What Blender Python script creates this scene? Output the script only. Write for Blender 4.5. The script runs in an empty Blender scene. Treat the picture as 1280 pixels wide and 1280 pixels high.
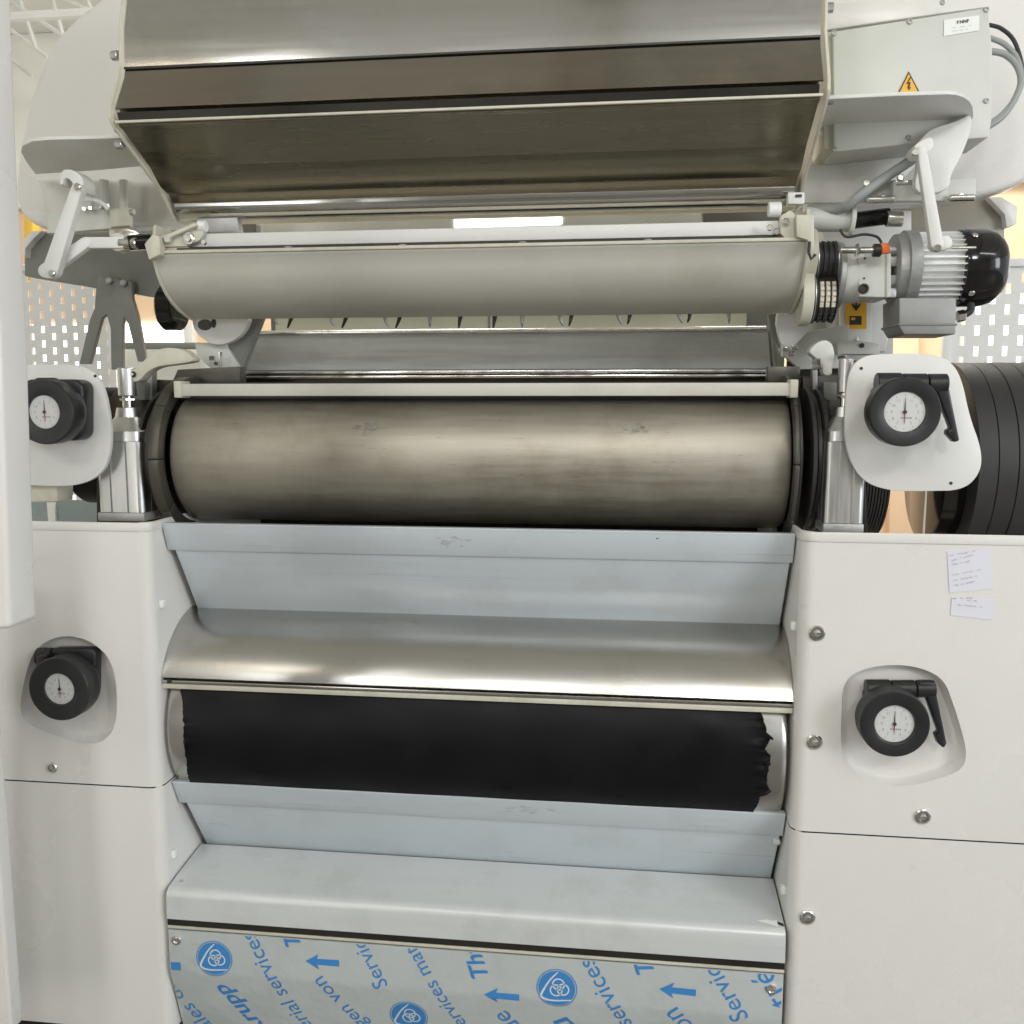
import bpy, bmesh, math, random
from mathutils import Vector, Matrix
import numpy as np
random.seed(7)
S = bpy.context.scene
COL = S.collection
# ---------------------------------------------------------------- camera
F = 1150.0; YAW = math.radians(7); PIT = math.radians(7)
H = 1.22                                   # camera height over the floor
C0 = Vector((0, -1.5, 0))                  # working coordinates are relative to eye height
fw = Vector((-math.sin(YAW)*math.cos(PIT), math.cos(YAW)*math.cos(PIT), -math.sin(PIT)))
rt = Vector((math.cos(YAW), math.sin(YAW), 0)); up = rt.cross(fw)
cam = bpy.data.cameras.new('camera'); camo = bpy.data.objects.new('camera', cam); COL.objects.link(camo)
M = Matrix((rt, up, -fw)).transposed().to_4x4(); M.translation = C0 + Vector((0, 0, H)); camo.matrix_world = M
cam.sensor_width = 36; cam.lens = 36*F/1280; cam.clip_start = .02; cam.clip_end = 200
S.camera = camo
# ---------------------------------------------------------------- world, lamps, exposure
W = bpy.data.worlds.new('World'); S.world = W; W.use_nodes = True
W.node_tree.nodes['Background'].inputs[0].default_value = (.91, .955, 1, 1)
W.node_tree.nodes['Background'].inputs[1].default_value = .85
S.view_settings.view_transform = 'Standard'; S.view_settings.look = 'None'
S.view_settings.exposure = .30; S.view_settings.gamma = 1
S.render.resolution_x = S.render.resolution_y = 1024
S.cycles.max_bounces = 8
def area(name, loc, target, sx, sy, power, col=(1, 1, 1)):
    l = bpy.data.lights.new(name, 'AREA'); l.shape = 'RECTANGLE'; l.size = sx; l.size_y = sy; l.energy = power; l.color = col
    o = bpy.data.objects.new(name, l); COL.objects.link(o); o.location = Vector(loc)+Vector((0, 0, H))
    d = Vector(target)-Vector(loc); o.rotation_euler = d.to_track_quat('-Z', 'Y').to_euler(); return o
area('ceiling_lamp', (-1.5, -2.3, 1.7), (-1.5, -2.3, 0), .35, .14, 4, (1, .98, .93))
area('ceiling_lamp', (-1.95, -2.3, 1.7), (-1.95, -2.3, 0), .3, .08, 1.2, (1, .8, .5))
area('ceiling_lamp', (1.7, -2.0, 1.7), (1.7, -2.0, 0), 1.2, .15, 10, (1, .97, .9))
area('ceiling_lamp', (.3, 1.7, 1.65), (-.2, 2.6, 0), 3.2, .3, 85, (1, .96, .88))  # unseen lamp, added to brighten the far wall
for lx, lp in ((-1.8, 12), (-.62, 10), (.74, 24)): area('ceiling_lamp', (lx, -3.45, 1.74), (lx*.8, -.6, .2), .55, .5, lp, (1, .99, .97))
area('window_light', (3.7, -2.9, .7), (-.1, 0, 0), 1.4, 1.8, 56, (.95, .975, 1))
area('window_light', (-2.2, -4.3, .0), (-.5, 0, -.3), .9, 1.6, 16, (1, .98, .95))

# ---------------------------------------------------------------- mapping from the picture to the place
def ray(x, y): return fw*F + rt*(x-640) - up*(y-640)
def at(x, y, Y): r = ray(x, y); return C0 + r*((Y-C0.y)/r.y)
def atX(x, y, X): r = ray(x, y); return C0 + r*((X-C0.x)/r.x)
XL, XR = -.8245, .2838
XM = (XL+XR)/2

# ---------------------------------------------------------------- materials
def nt(name):
    m = bpy.data.materials.new(name); m.use_nodes = True
    t = m.node_tree; b = t.nodes['Principled BSDF']; return m, t, b
def mat(name, col, rough=.4, metal=0., var=.06, scale=6., stretch=(1, 1, 1), rvar=.08, bump=0., bscale=60., dirt=None, damt=.0, dscale=3., spec=.5, coat=0., bdist=.002):
    m, t, b = nt(name); N = t.nodes; L = t.links
    tc = N.new('ShaderNodeTexCoord'); mp = N.new('ShaderNodeMapping'); mp.inputs['Scale'].default_value = stretch
    L.new(tc.outputs['Object'], mp.inputs['Vector'])
    n = N.new('ShaderNodeTexNoise'); n.inputs['Scale'].default_value = scale; n.inputs['Detail'].default_value = 6
    L.new(mp.outputs[0], n.inputs['Vector'])
    r = N.new('ShaderNodeMapRange'); r.inputs['From Min'].default_value = .3; r.inputs['From Max'].default_value = .7
    r.inputs['To Min'].default_value = 1-var; r.inputs['To Max'].default_value = 1+var
    L.new(n.outputs['Fac'], r.inputs['Value'])
    mx = N.new('ShaderNodeVectorMath'); mx.operation = 'SCALE'; mx.inputs[0].default_value = col
    L.new(r.outputs[0], mx.inputs['Scale']); out = mx.outputs[0]
    if dirt:
        n2 = N.new('ShaderNodeTexNoise'); n2.inputs['Scale'].default_value = dscale; n2.inputs['Detail'].default_value = 8; n2.inputs['Roughness'].default_value = .65
        L.new(tc.outputs['Object'], n2.inputs['Vector'])
        r2 = N.new('ShaderNodeMapRange'); r2.inputs['From Min'].default_value = .5; r2.inputs['From Max'].default_value = .72
        r2.inputs['To Max'].default_value = damt; L.new(n2.outputs['Fac'], r2.inputs['Value'])
        mi = N.new('ShaderNodeMix'); mi.data_type = 'RGBA'; L.new(r2.outputs[0], mi.inputs['Factor']); L.new(out, mi.inputs[6])
        mi.inputs[7].default_value = (*dirt, 1); out = mi.outputs[2]
    L.new(out, b.inputs['Base Color'])
    r3 = N.new('ShaderNodeMapRange'); r3.inputs['From Min'].default_value = .3; r3.inputs['From Max'].default_value = .7
    r3.inputs['To Min'].default_value = max(rough-rvar, .03); r3.inputs['To Max'].default_value = rough+rvar
    L.new(n.outputs['Fac'], r3.inputs['Value']); L.new(r3.outputs[0], b.inputs['Roughness'])
    b.inputs['Metallic'].default_value = metal; b.inputs['Specular IOR Level'].default_value = spec
    b.inputs['Coat Weight'].default_value = coat
    if bump:
        n3 = N.new('ShaderNodeTexNoise'); n3.inputs['Scale'].default_value = bscale; n3.inputs['Detail'].default_value = 4
        L.new(mp.outputs[0], n3.inputs['Vector'])
        bp = N.new('ShaderNodeBump'); bp.inputs['Strength'].default_value = bump; bp.inputs['Distance'].default_value = bdist
        L.new(n3.outputs['Fac'], bp.inputs['Height']); L.new(bp.outputs[0], b.inputs['Normal'])
    return m
def emis(name, col, s):
    m, t, b = nt(name); b.inputs['Base Color'].default_value = (*col, 1)
    b.inputs['Emission Color'].default_value = (*col, 1); b.inputs['Emission Strength'].default_value = s; return m
BR = (1.2, 45, 45)
mt = dict(
 white=mat('white_enamel', (.77, .76, .73), .30, var=.02, scale=2.5, bump=.12, bscale=260, dirt=(.5, .45, .36), damt=.07, dscale=2.6),
 white2=mat('white_powder_coat', (.75, .752, .73), .4, var=.02, scale=3, bump=.1, bscale=200, dirt=(.45, .42, .34), damt=.15, dscale=5),
 cream=mat('cream_coated_metal', (.62, .60, .50), .45, var=.05, scale=8, dirt=(.3, .26, .18), damt=.35, dscale=14),
 grey=mat('grey_green_paint', (.62, .635, .59), .42, var=.03, scale=4, bump=.08, bscale=200, dirt=(.3, .29, .24), damt=.15, dscale=6),
 dgrey=mat('dark_grey_paint', (.21, .22, .20), .45, var=.06, scale=5, dirt=(.1, .1, .09), damt=.3, dscale=8),
 guard=mat('warm_grey_satin_guard', (.61, .60, .54), .38, var=.03, scale=3, stretch=(1, 3, 3), dirt=(.33, .28, .2), damt=.25, dscale=4),
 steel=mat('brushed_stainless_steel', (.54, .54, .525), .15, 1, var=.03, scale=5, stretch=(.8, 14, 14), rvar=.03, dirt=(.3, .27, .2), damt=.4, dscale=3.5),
 steel_d=mat('dull_shaded_inner_stainless', (.25, .23, .18), .27, 1, var=.06, scale=4, stretch=(.8, 10, 10), rvar=.05, dirt=(.2, .18, .11), damt=.5, dscale=2.2),  # colour darkened to stand in for the dark floor it mirrors
 steel_f=mat('shaded_front_stainless', (.33, .31, .27), .17, 1, var=.06, scale=4, stretch=(.8, 10, 10), rvar=.05, dirt=(.17, .155, .12), damt=.6, dscale=2.6),  # same stainless, colour darkened in place of a dark hall reflection
 roller=mat('worn_satin_roller_steel', (.43, .40, .34), .45, .8, var=.06, scale=4, stretch=(2.5, 30, 30), rvar=.06, bump=.10, bscale=30, dirt=(.27, .235, .16), damt=.6, dscale=7),
 hood=mat('polished_guard_steel', (.50, .495, .475), .25, 1, var=.03, scale=3, stretch=(1, 6, 6), rvar=.04, dirt=(.4, .34, .25), damt=.4, dscale=3),
 alu=mat('brushed_aluminium', (.66, .67, .66), .36, 1, var=.05, scale=5, stretch=(30, 30, 1.5), rvar=.08),
 fin=mat('silver_motor_paint', (.80, .81, .80), .34, .2, var=.05, scale=20),
 tbox=mat('grey_box_cast', (.30, .305, .30), .5, .3, var=.08, scale=25, bump=.2, bscale=120),
 cast=mat('cast_aluminium', (.42, .43, .42), .5, .7, var=.12, scale=25, bump=.3, bscale=120),
 chrome=mat('bright_zinc', (.72, .71, .68), .2, 1, var=.1, scale=40),
 beam=mat('zinc_grey_beam', (.33, .35, .345), .42, .3, var=.08, scale=6, stretch=(1, 12, 12), dirt=(.1, .1, .09), damt=.3, dscale=5),
 tray=mat('film_covered_tray_metal', (.62, .68, .72), .32, .15, var=.015, scale=3, stretch=(1, 30, 30), rvar=.05, dirt=(.45, .46, .45), damt=.3, dscale=9),
 shelf=mat('smudged_pale_tray_metal', (.64, .665, .665), .36, .12, var=.02, scale=4, stretch=(1, 20, 20), dirt=(.40, .40, .35), damt=.3, dscale=11),
 foil=mat('bluish_foil_on_sheet', (.60, .65, .65), .18, .2, var=.03, scale=3, dirt=(.38, .4, .38), damt=.3, dscale=5, bump=.8, bscale=16, bdist=.004, rvar=.08),
 print=mat('blue_print', (.05, .25, .60), .4, var=.03),
 pwhite=mat('pale_print', (.68, .74, .76), .4, var=.02),
 black=mat('black_plastic', (.018, .019, .021), .38, var=.1, scale=20, bump=.06, bscale=300),
 gloss=mat('glossy_black_cover', (.008, .008, .008), .12, var=.05),
 rubber=mat('black_rubber', (.030, .030, .030), .55, var=.15, scale=12, bump=.2, bscale=60),
 film=mat('black_mass_film', (.008, .008, .009), .42, var=.2, scale=14, rvar=.08, bump=.12, bscale=9, spec=.15),
 dark=mat('dark_oily_steel_and_shade', (.045, .042, .036), .4, .6, var=.15, scale=10),  # also used on plates that stand in for shade
 flange=mat('dark_flange_steel', (.105, .10, .085), .42, .6, var=.15, scale=8, dirt=(.04, .035, .025), damt=.5, dscale=9),
 dial=mat('dial_white', (.75, .76, .76), .35, var=.01),
 ink=mat('dark_ink', (.03, .03, .035), .5), faint=mat('faint_pencil', (.30, .30, .34), .6), red=mat('red_pointer', (.35, .03, .03), .4),
 yellow=mat('warning_yellow', (.85, .45, .03), .45, var=.03), orange=mat('orange_plastic', (.85, .16, .02), .4),
 paper=mat('paper', (.74, .75, .82), .7, var=.02, scale=10), label=mat('bright_label', (.85, .88, .84), .5),
 peach=mat('peach_wall_paint', (.80, .58, .38), .8, var=.03, scale=1.5), ypost=mat('yellow_paint', (.75, .5, .06), .5),
 cable=mat('grey_cable_sheath', (.33, .35, .34), .45), floor=mat('floor_screed', (.20, .19, .17), .35, var=.12, scale=5, dirt=(.08, .075, .06), damt=.5, dscale=3),
 tile=mat('floor_tile', (.22, .22, .20), .4, var=.15, scale=8), ceil=mat('white_ceiling_sheet', (.80, .80, .76), .7, var=.03, scale=2),
 perf=mat('light_grey_perforated_sheet', (.80, .81, .80), .5, var=.02, scale=3),
 win=emis('daylit_pane_and_label_glow', (.95, .98, 1), 2.4), wframe=mat('window_frame_white', (.7, .7, .68), .5),  # window daylight; also makes the rear label glow
 belt=mat('cream_belt_tooth', (.62, .58, .48), .6, var=.1, scale=40),
)
def glass_mat():
    m, t, b = nt('dial_glass'); N = t.nodes; tr = N.new('ShaderNodeBsdfTransparent'); gl = N.new('ShaderNodeBsdfGlossy'); gl.inputs['Roughness'].default_value = .03
    mx = N.new('ShaderNodeMixShader'); mx.inputs[0].default_value = .06; t.links.new(tr.outputs[0], mx.inputs[1]); t.links.new(gl.outputs[0], mx.inputs[2])
    t.links.new(mx.outputs[0], N['Material Output'].inputs['Surface']); N.remove(b)
    return m
mt['glass'] = glass_mat()

# ---------------------------------------------------------------- mesh builder
class MB:
    def __init__(s): s.v = []; s.f = []
    def add(s, vs, fs):
        o = len(s.v); s.v += [Vector(p) for p in vs]; s.f += [tuple(i+o for i in f) for f in fs]; return s
    def prism(s, pts, d):                       # closed 3D outline swept by vector d
        n = len(pts); d = Vector(d); vs = [Vector(p) for p in pts]+[Vector(p)+d for p in pts]
        return s.add(vs, [tuple(range(n)), tuple(range(2*n-1, n-1, -1))]+[(i, i+n, (i+1) % n+n, (i+1) % n) for i in range(n)])
    def poly(s, px, Y, dep):                    # outline seen in the picture, standing at distance Y, dep thick
        return s.prism([at(x, y, Y) for x, y in px], (0, dep, 0))
    def box(s, x0, x1, y0, y1, z0, z1):
        return s.prism([(x0, y0, z0), (x1, y0, z0), (x1, y0, z1), (x0, y0, z1)], (0, y1-y0, 0))
    def prof(s, yz, x0, x1): return s.prism([(x0, y, z) for y, z in yz], (x1-x0, 0, 0))
    def sheet(s, yz, x0, x1, t, seg=1):         # bent sheet along X with thickness t (towards the back)
        n = len(yz); P = [Vector((0, y, z)) for y, z in yz]; Q = []
        for i in range(n):
            a = P[max(i-1, 0)]; b = P[min(i+1, n-1)]; d = (b-a).normalized(); Q.append(P[i]+Vector((0, -d.z, d.y))*-t if False else P[i]+Vector((0, -d.z, d.y))*t)
        ring = [(p.y, p.z) for p in P]+[(q.y, q.z) for q in reversed(Q)]
        return s.prof(ring, x0, x1)
    def lathe(s, o, ax, pr, n=40, cap=True):    # pr: (distance along axis, radius)
        o = Vector(o); ax = Vector(ax).normalized(); u = ax.orthogonal().normalized(); w = ax.cross(u)
        vs = [o+ax*t+(u*math.cos(2*math.pi*k/n)+w*math.sin(2*math.pi*k/n))*r for t, r in pr for k in range(n)]
        fs = [(i*n+k, i*n+(k+1) % n, (i+1)*n+(k+1) % n, (i+1)*n+k) for i in range(len(pr)-1) for k in range(n)]
        if cap: fs += [tuple(range(n-1, -1, -1)), tuple(range((len(pr)-1)*n, len(pr)*n))]
        return s.add(vs, fs)
    def cyl(s, a, b, r, n=24, r2=None):
        a = Vector(a); b = Vector(b); L = (b-a).length; c = min(.0012, r*.2, L*.2); r2 = r if r2 is None else r2
        return s.lathe(a, b-a, [(0, r-c), (c, r), (L-c, r2), (L, r2-c)], n)
    def tube(s, pts, r, n=10, close=True):
        P = [Vector(p) for p in pts]; vs = []
        u = None
        for i, p in enumerate(P):
            d = (P[min(i+1, len(P)-1)]-P[max(i-1, 0)]).normalized()
            u = d.orthogonal().normalized() if u is None else (u-d*u.dot(d)).normalized(); w = d.cross(u)
            rr = r if not callable(r) else r(i/(len(P)-1))
            vs += [p+(u*math.cos(2*math.pi*k/n)+w*math.sin(2*math.pi*k/n))*rr for k in range(n)]
        fs = [(i*n+k, i*n+(k+1) % n, (i+1)*n+(k+1) % n, (i+1)*n+k) for i in range(len(P)-1) for k in range(n)]
        fs += [tuple(range(n-1, -1, -1)), tuple(range((len(P)-1)*n, len(P)*n))]
        return s.add(vs, fs)
    def build(s, name, m, parent=None, bevel=0., smooth=35, seg=2):
        me = bpy.data.meshes.new(name)
        org = Vector((0, 0, 0))
        if parent is not None:
            q = parent
            while q: org += q.location; q = q.parent
            off = Vector((0, 0, H))-org; loc = Vector((0, 0, 0))
        else:
            lo = Vector([min(v[i] for v in s.v) for i in range(3)]); hi = Vector([max(v[i] for v in s.v) for i in range(3)])
            loc = Vector(((lo.x+hi.x)/2, (lo.y+hi.y)/2, lo.z+H)); off = Vector((0, 0, H))-loc
        me.from_pydata([v+off for v in s.v], [], s.f)
        bm = bmesh.new(); bm.from_mesh(me); bmesh.ops.recalc_face_normals(bm, faces=bm.faces)
        if bevel:
            es = [e for e in bm.edges if len(e.link_faces) == 2 and e.calc_face_angle(0) > math.radians(40)]
            bmesh.ops.bevel(bm, geom=es, offset=bevel, segments=seg, profile=.5, affect='EDGES', clamp_overlap=True)
        bm.to_mesh(me); bm.free()
        me.materials.append(mt[m] if isinstance(m, str) else m)
        for p in me.polygons: p.use_smooth = True
        me.set_sharp_from_angle(angle=math.radians(smooth))
        o = bpy.data.objects.new(name, me); COL.objects.link(o); o.parent = parent; o.location = loc
        return o
def thing(name, label, cat, loc, group=None):
    o = bpy.data.objects.new(name, None); COL.objects.link(o); o.location = Vector(loc)+Vector((0, 0, H)); o.empty_display_size = .05
    return tag(o, label, cat, group)
def tag(o, label, cat, group=None):
    o['label'] = label; o['category'] = cat
    if group: o['group'] = group
    return o
def struct(o): o['kind'] = 'structure'; return o
def chaikin(p, n=2):
    p = [Vector(q) if len(q) > 1 else q for q in p]
    for _ in range(n):
        q = []
        for i in range(len(p)):
            a, b = p[i], p[(i+1) % len(p)]; q += [a*.75+b*.25, a*.25+b*.75]
        p = q
    return p
def cpx(p, n=2): return [(v[0], v[1]) for v in chaikin([Vector((x, y)) for x, y in p], n)]
def rrect(x0, y0, x1, y1, r, n=6, skew=0):
    out = []
    for cx, cy, a0 in ((x1-r, y0+r, -90), (x1-r, y1-r, 0), (x0+r, y1-r, 90), (x0+r, y0+r, 180)):
        for k in range(n+1):
            a = math.radians(a0+90*k/n); out.append((cx+r*math.cos(a), cy+r*math.sin(a)))
    return out
def arc(cy, cz, r, a0, a1, n=24): return [(cy+r*math.cos(math.radians(a0+(a1-a0)*k/n)), cz+r*math.sin(math.radians(a0+(a1-a0)*k/n))) for k in range(n+1)]
def filled(mb, outer, holes):                # flat face with holes, added to mb
    bm = bmesh.new(); es = []
    for loop in [outer]+holes:
        vs = [bm.verts.new(p) for p in loop]; es += [bm.edges.new((vs[i], vs[(i+1) % len(vs)])) for i in range(len(vs))]
    bmesh.ops.triangle_fill(bm, edges=es, use_beauty=True, use_dissolve=False)
    bm.verts.index_update(); mb.add([v.co.copy() for v in bm.verts], [tuple(v.index for v in f.verts) for f in bm.faces]); bm.free()

# ================================================================ SETTING
struct(MB().box(-6, 6, -6, 3.3, -H-.1, -H).build('floor', 'floor'))
fl = thing('floor_tiling', 'grey hexagonal tiles on the floor at the foot of the left cabinet', 'floor tiles', (-1.3, -.3, -H)); fl['kind'] = 'structure'; del fl['category']
k = 0
for i in range(12):
    for j in range(7):
        cx = -1.6+i*.075+(j % 2)*.0375; cy = -.42+j*.065
        pts = [(cx+.034*math.cos(math.radians(30+60*q)), cy+.034*math.sin(math.radians(30+60*q)), -H+.0005) for q in range(6)]
        MB().prism(pts, (0, 0, .004)).build('tile', 'tile', fl, .001)
struct(MB().box(-6, 6, 3.2, 3.4, -H, 1.9).build('back_wall', 'peach'))
struct(MB().box(-6, 6, 3.14, 3.198, 1.0, 1.858).build('upper_wall', 'ceil'))
struct(MB().box(-3.6, 3.2, -4.75, -4.6, -H, 1.858).build('added_front_wall', mat('hall_wall_grey_paint', (.42, .40, .36), .8, var=.05, scale=1)))  # unseen wall, added to darken what the polished steel reflects
struct(MB().box(-3.8, -3.6, -5, 3.1, -H, 1.8).build('added_left_wall', 'ceil'))  # unseen wall, added to block light from the left
ce = struct(MB().box(-6, 6, -5, 3.2, 1.86, 1.96).build('ceiling', 'ceil'))
for i in range(9):
    MB().box(-5.5+i*1.1-.03, -5.5+i*1.1+.03, -4, 3.1, 1.80, 1.858).build('beam', 'wframe', ce, .004)
for i in range(9):
    MB().tube([(-5.5+i*.9, 2.2, 1.55), (-5.1+i*.9, 2.2, 1.83)], .016, 8).build('brace', 'wframe', ce)
MB().tube([(-5.6, 2.2, 1.55), (3, 2.2, 1.55)], .02, 8).build('brace', 'wframe', ce)
for (xa, ya), (xb, yb) in (((-10, 20), (60, 72)), ((-5, -10), (95, 55)), ((20, -15), (45, 60)), ((60, -20), (78, 42)), ((50, -12), (160, 30)), ((100, -20), (120, 25)), ((-10, 55), (40, 95))):
    MB().tube([at(xa, ya, 2.7), at(xb, yb, 2.7)], .011, 6).build('brace', 'wframe', ce)
def window(x0, x1, z0, z1, label):
    t = thing('window', label, 'window', ((x0+x1)/2, 3.15, z0), 'daylit windows in the far wall')
    MB().box(x0, x1, 3.185, 3.195, z0, z1).build('pane', 'win', t)
    for a, b, c, d in ((x0-.05, x0, z0, z1), (x1, x1+.05, z0, z1), ((x0+x1)/2-.02, (x0+x1)/2+.02, z0, z1)): MB().box(a, b, 3.14, 3.2, c, d).build('frame', 'wframe', t, .004)
    MB().box(x0-.05, x1+.05, 3.12, 3.2, z0-.05, z0).build('sill', 'wframe', t, .004)
window(-3.15, -2.3, -1.0, .40, 'bright window glimpsed through the slots of the left perforated guard')
window(1.62, 2.7, -1.0, .5, 'bright window glimpsed through the slots of the right perforated guard')
p = at(1145, 440, 3.05); tag(MB().poly([(1112, 300), (1149, 300), (1149, 700), (1112, 700)], 3.12, .06).build('door_leaf', 'peach', None, .005), 'peach door leaf seen in the gap beside the right dial plate', 'door')
tag(MB().poly([(30, 250), (41, 252), (41, 350), (30, 350)], 2.2, .05).build('yellow_post', 'ypost', None, .004), 'yellow post in the hall behind the left grey beam', 'post')

# perforated guards
def perforated(x0, x1, z0, z1, Y, cols, rows, label):
    t = thing('perforated_guard', label, 'guard panel', ((x0+x1)/2, Y, z0), 'slotted guard panels behind the machine')
    mb = MB(); px = (x1-x0)/cols; pz = (z1-z0)/rows; w = px*.34; h = pz*.46
    def q(a, b, c, d): mb.add([(a, Y, c), (b, Y, c), (b, Y, d), (a, Y, d)], [(0, 1, 2, 3)])
    for i in range(cols):
        a = x0+i*px; q(a, a+px-w, z0, z1)
        a2 = a+px-w; off = pz/2*(i % 2); prev = z0
        for j in range(rows):
            c = z0+j*pz+(pz-h)/2+off
            if c+h > z1: break
            q(a2, a+px, prev, c); prev = c+h
        q(a2, a+px, prev, z1)
    o = mb.build('slotted_sheet', 'perf', t); o.data.polygons.foreach_set('use_smooth', [False]*len(o.data.polygons)); md = o.modifiers.new('s', 'SOLIDIFY'); md.thickness = .003
    for a in (x0-.02, x1): MB().box(a, a+.02, Y-.012, Y+.012, z0-.6, z1).build('edge_post', 'perf', t, .002)
    MB().box(x0, x1, Y-.012, Y+.012, z1, z1+.02).build('top_rail', 'perf', t, .002)
a = at(-20, 470, 1.0); b = at(133, 338, 1.0); perforated(a.x, b.x, -.45, b.z, 1.0, 12, 20, 'light grey slotted guard panel behind the left dial plate')
a = at(1193, 335, 1.0); b = at(1330, 470, 1.0); perforated(a.x, b.x, -.45, a.z, 1.0, 8, 15, 'light grey slotted guard panel behind the motor and black belts')

# ================================================================ CABINETS
def lock(x, y, Y, parent, r=.0115):
    c = at(x, y, Y)
    o = MB().lathe(c, (0, -1, 0), [(0, r), (.003, r), (.0045, r*.85), (.0045, r*.62), (.001, r*.58)], 28).build('quarter_turn_lock', 'chrome', parent)
    MB().lathe(c+Vector((0, -.0008, 0)), (0, -1, 0), [(0, r*.42), (.004, r*.42), (.0048, r*.3)], 20).build('key_stud', 'cast', o)
    MB().box(c.x-r*.06, c.x+r*.5, c.y-.0062, c.y-.0054, c.z-r*.12, c.z+r*.12).build('key_slot', 'chrome', o)
def cover(parent, name, xin, xout, zt, zb, holes, sgn):
    """box-shaped cover: front face at Y=0 with recesses, rounded inner vertical edge, cheek going back"""
    R = .022; mb = MB()
    xi = xin-sgn*R                    # front face ends here; cheek plane at xin ... sgn=+1: cheek faces +X
    outer = [(xout, 0, zt), (xi, 0, zt), (xi, 0, zb), (xout, 0, zb)]
    hl = []; 
    for hpx, dep in holes:
        pts = [at(x, y, 0) for x, y in cpx(hpx, 2)]
        hl.append([tuple(p) for p in pts])
        c = sum(pts, Vector())/len(pts)
        r1 = [c+(p-c)*.99+Vector((0, .004, 0)) for p in pts]; r2 = [c+(p-c)*.955+Vector((0, dep-.003, 0)) for p in pts]; r3 = [c+(p-c)*.93+Vector((0, dep, 0)) for p in pts]
        n = len(pts)
        for A, B in ((pts, r1), (r1, r2), (r2, r3)): mb.add(list(A)+list(B), [(i, (i+1) % n, (i+1) % n+n, i+n) for i in range(n)])
        mb.add(r3, [tuple(range(n))])
    filled(mb, outer, hl)
    sec = [(xi+sgn*R*math.sin(a), R-R*math.cos(a)) for a in [math.pi/2*k/8 for k in range(9)]]+[(xin, .75)]
    n = len(sec); mb.add([(x, y, zt) for x, y in sec]+[(x, y, zb) for x, y in sec], [(i, i+1, i+1+n, i+n) for i in range(n-1)])
    o = mb.build(name, 'white', parent)
    bm = bmesh.new(); bm.from_mesh(o.data); bmesh.ops.remove_doubles(bm, verts=bm.verts, dist=1e-5); bmesh.ops.recalc_face_normals(bm, faces=bm.faces); bm.to_mesh(o.data); bm.free()
    o.data.set_sharp_from_angle(angle=math.radians(40))
    return o
def seam(parent, xin, xout, z, sgn):  # dark strips added so no light leaks through the seam
    MB().box(min(xin-sgn*.02, xout), max(xin-sgn*.02, xout), .003, .02, z-.02, z+.02).build('seam_backing', 'dark', parent)
    MB().box(min(xin-sgn*.012, xin-sgn*.002), max(xin-sgn*.012, xin-sgn*.002), .03, .7, z-.02, z+.02).build('seam_backing', 'dark', parent)
def rim(parent, xin, xout, z, sgn):
    R = .024; xi = xin-sgn*R+sgn*.002
    sec = [(xout, -.0025)]+[(xi+sgn*R*math.sin(a), R-R*math.cos(a)-.0025) for a in [math.pi/2*k/8 for k in range(9)]]+[(xin+sgn*.002, .74), (xin-sgn*.004, .74)]
    inner = [(xin-sgn*.004, R), (xi, .0035), (xout, .0035)]
    MB().prism([(x, y, z-.012) for x, y in sec+inner], (0, 0, .0155)).build('top_rim', 'white', parent, .0012)
ZT = -.218; ZSL = at(100, 980, 0).z; ZSR = at(1100, 1045, 0).z
HL = [(x/3.2, 640+y/3.2) for x, y in [(75, 800), (100, 650), (135, 555), (205, 503), (290, 494), (370, 520), (440, 585), (468, 690), (468, 835), (440, 895), (390, 928), (310, 925), (210, 890), (110, 850)]]
HR = [(1040+x*180/1280, 820+y*180/1280) for x, y in [(85, 500), (95, 260), (190, 150), (400, 85), (640, 78), (840, 120), (1000, 215), (1080, 430), (1150, 650), (1205, 880), (1150, 1020), (930, 1100), (680, 1160), (430, 1160), (240, 1080), (110, 950), (75, 780)]]
cl = thing('machine_cabinet', 'white enamel side cabinet left of the rollers with a recessed dial', 'machine cabinet', (-1.1, .1, -H), 'white side cabinets of the roller mill')
cover(cl, 'upper_cover', XL, -1.45, ZT, ZSL+.0012, [(HL, .022)], 1); rim(cl, XL, -1.45, ZT, 1)
cover(cl, 'lower_cover', XL, -1.45, ZSL-.0012, -1.178, [], 1); seam(cl, XL, -1.45, ZSL, 1)
MB().box(-1.43, XL-.03, .03, .7, -H, -1.178).build('plinth', 'dark', cl)
lock(66, 959, 0, cl, .010)
cr = thing('machine_cabinet', 'white enamel side cabinet right of the rollers with handwritten notes on it', 'machine cabinet', (.7, .1, -H), 'white side cabinets of the roller mill')
cover(cr, 'upper_cover', XR, 1.0, ZT+.004, ZSR+.0012, [(HR, .022)], -1); rim(cr, XR, 1.0, ZT+.004, -1)
cover(cr, 'lower_cover', XR, 1.0, ZSR-.0012, -1.2, [], -1); seam(cr, XR, 1.0, ZSR, -1)
MB().box(XR+.03, .98, .03, .7, -H, -1.2).build('plinth', 'dark', cr)
for x, y in ((1021, 791), (1018, 927), (1153, 1020), (1009, 1146)): lock(x, y, 0, cr, .0128)
for X, pp, par in ((XL, (192, 758), cl), (XL, (206, 1076), cl), (XR, (995, 783), cr), (XR, (991, 1140), cr)):
    c = atX(pp[0], pp[1], X); sg = 1 if X == XL else -1
    MB().box(min(c.x, c.x+sg*.008), max(c.x, c.x+sg*.008), max(c.y, .025), max(c.y, .025)+.012, c.z-.007, c.z+.007).build('catch', 'label', par, .0015)

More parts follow.
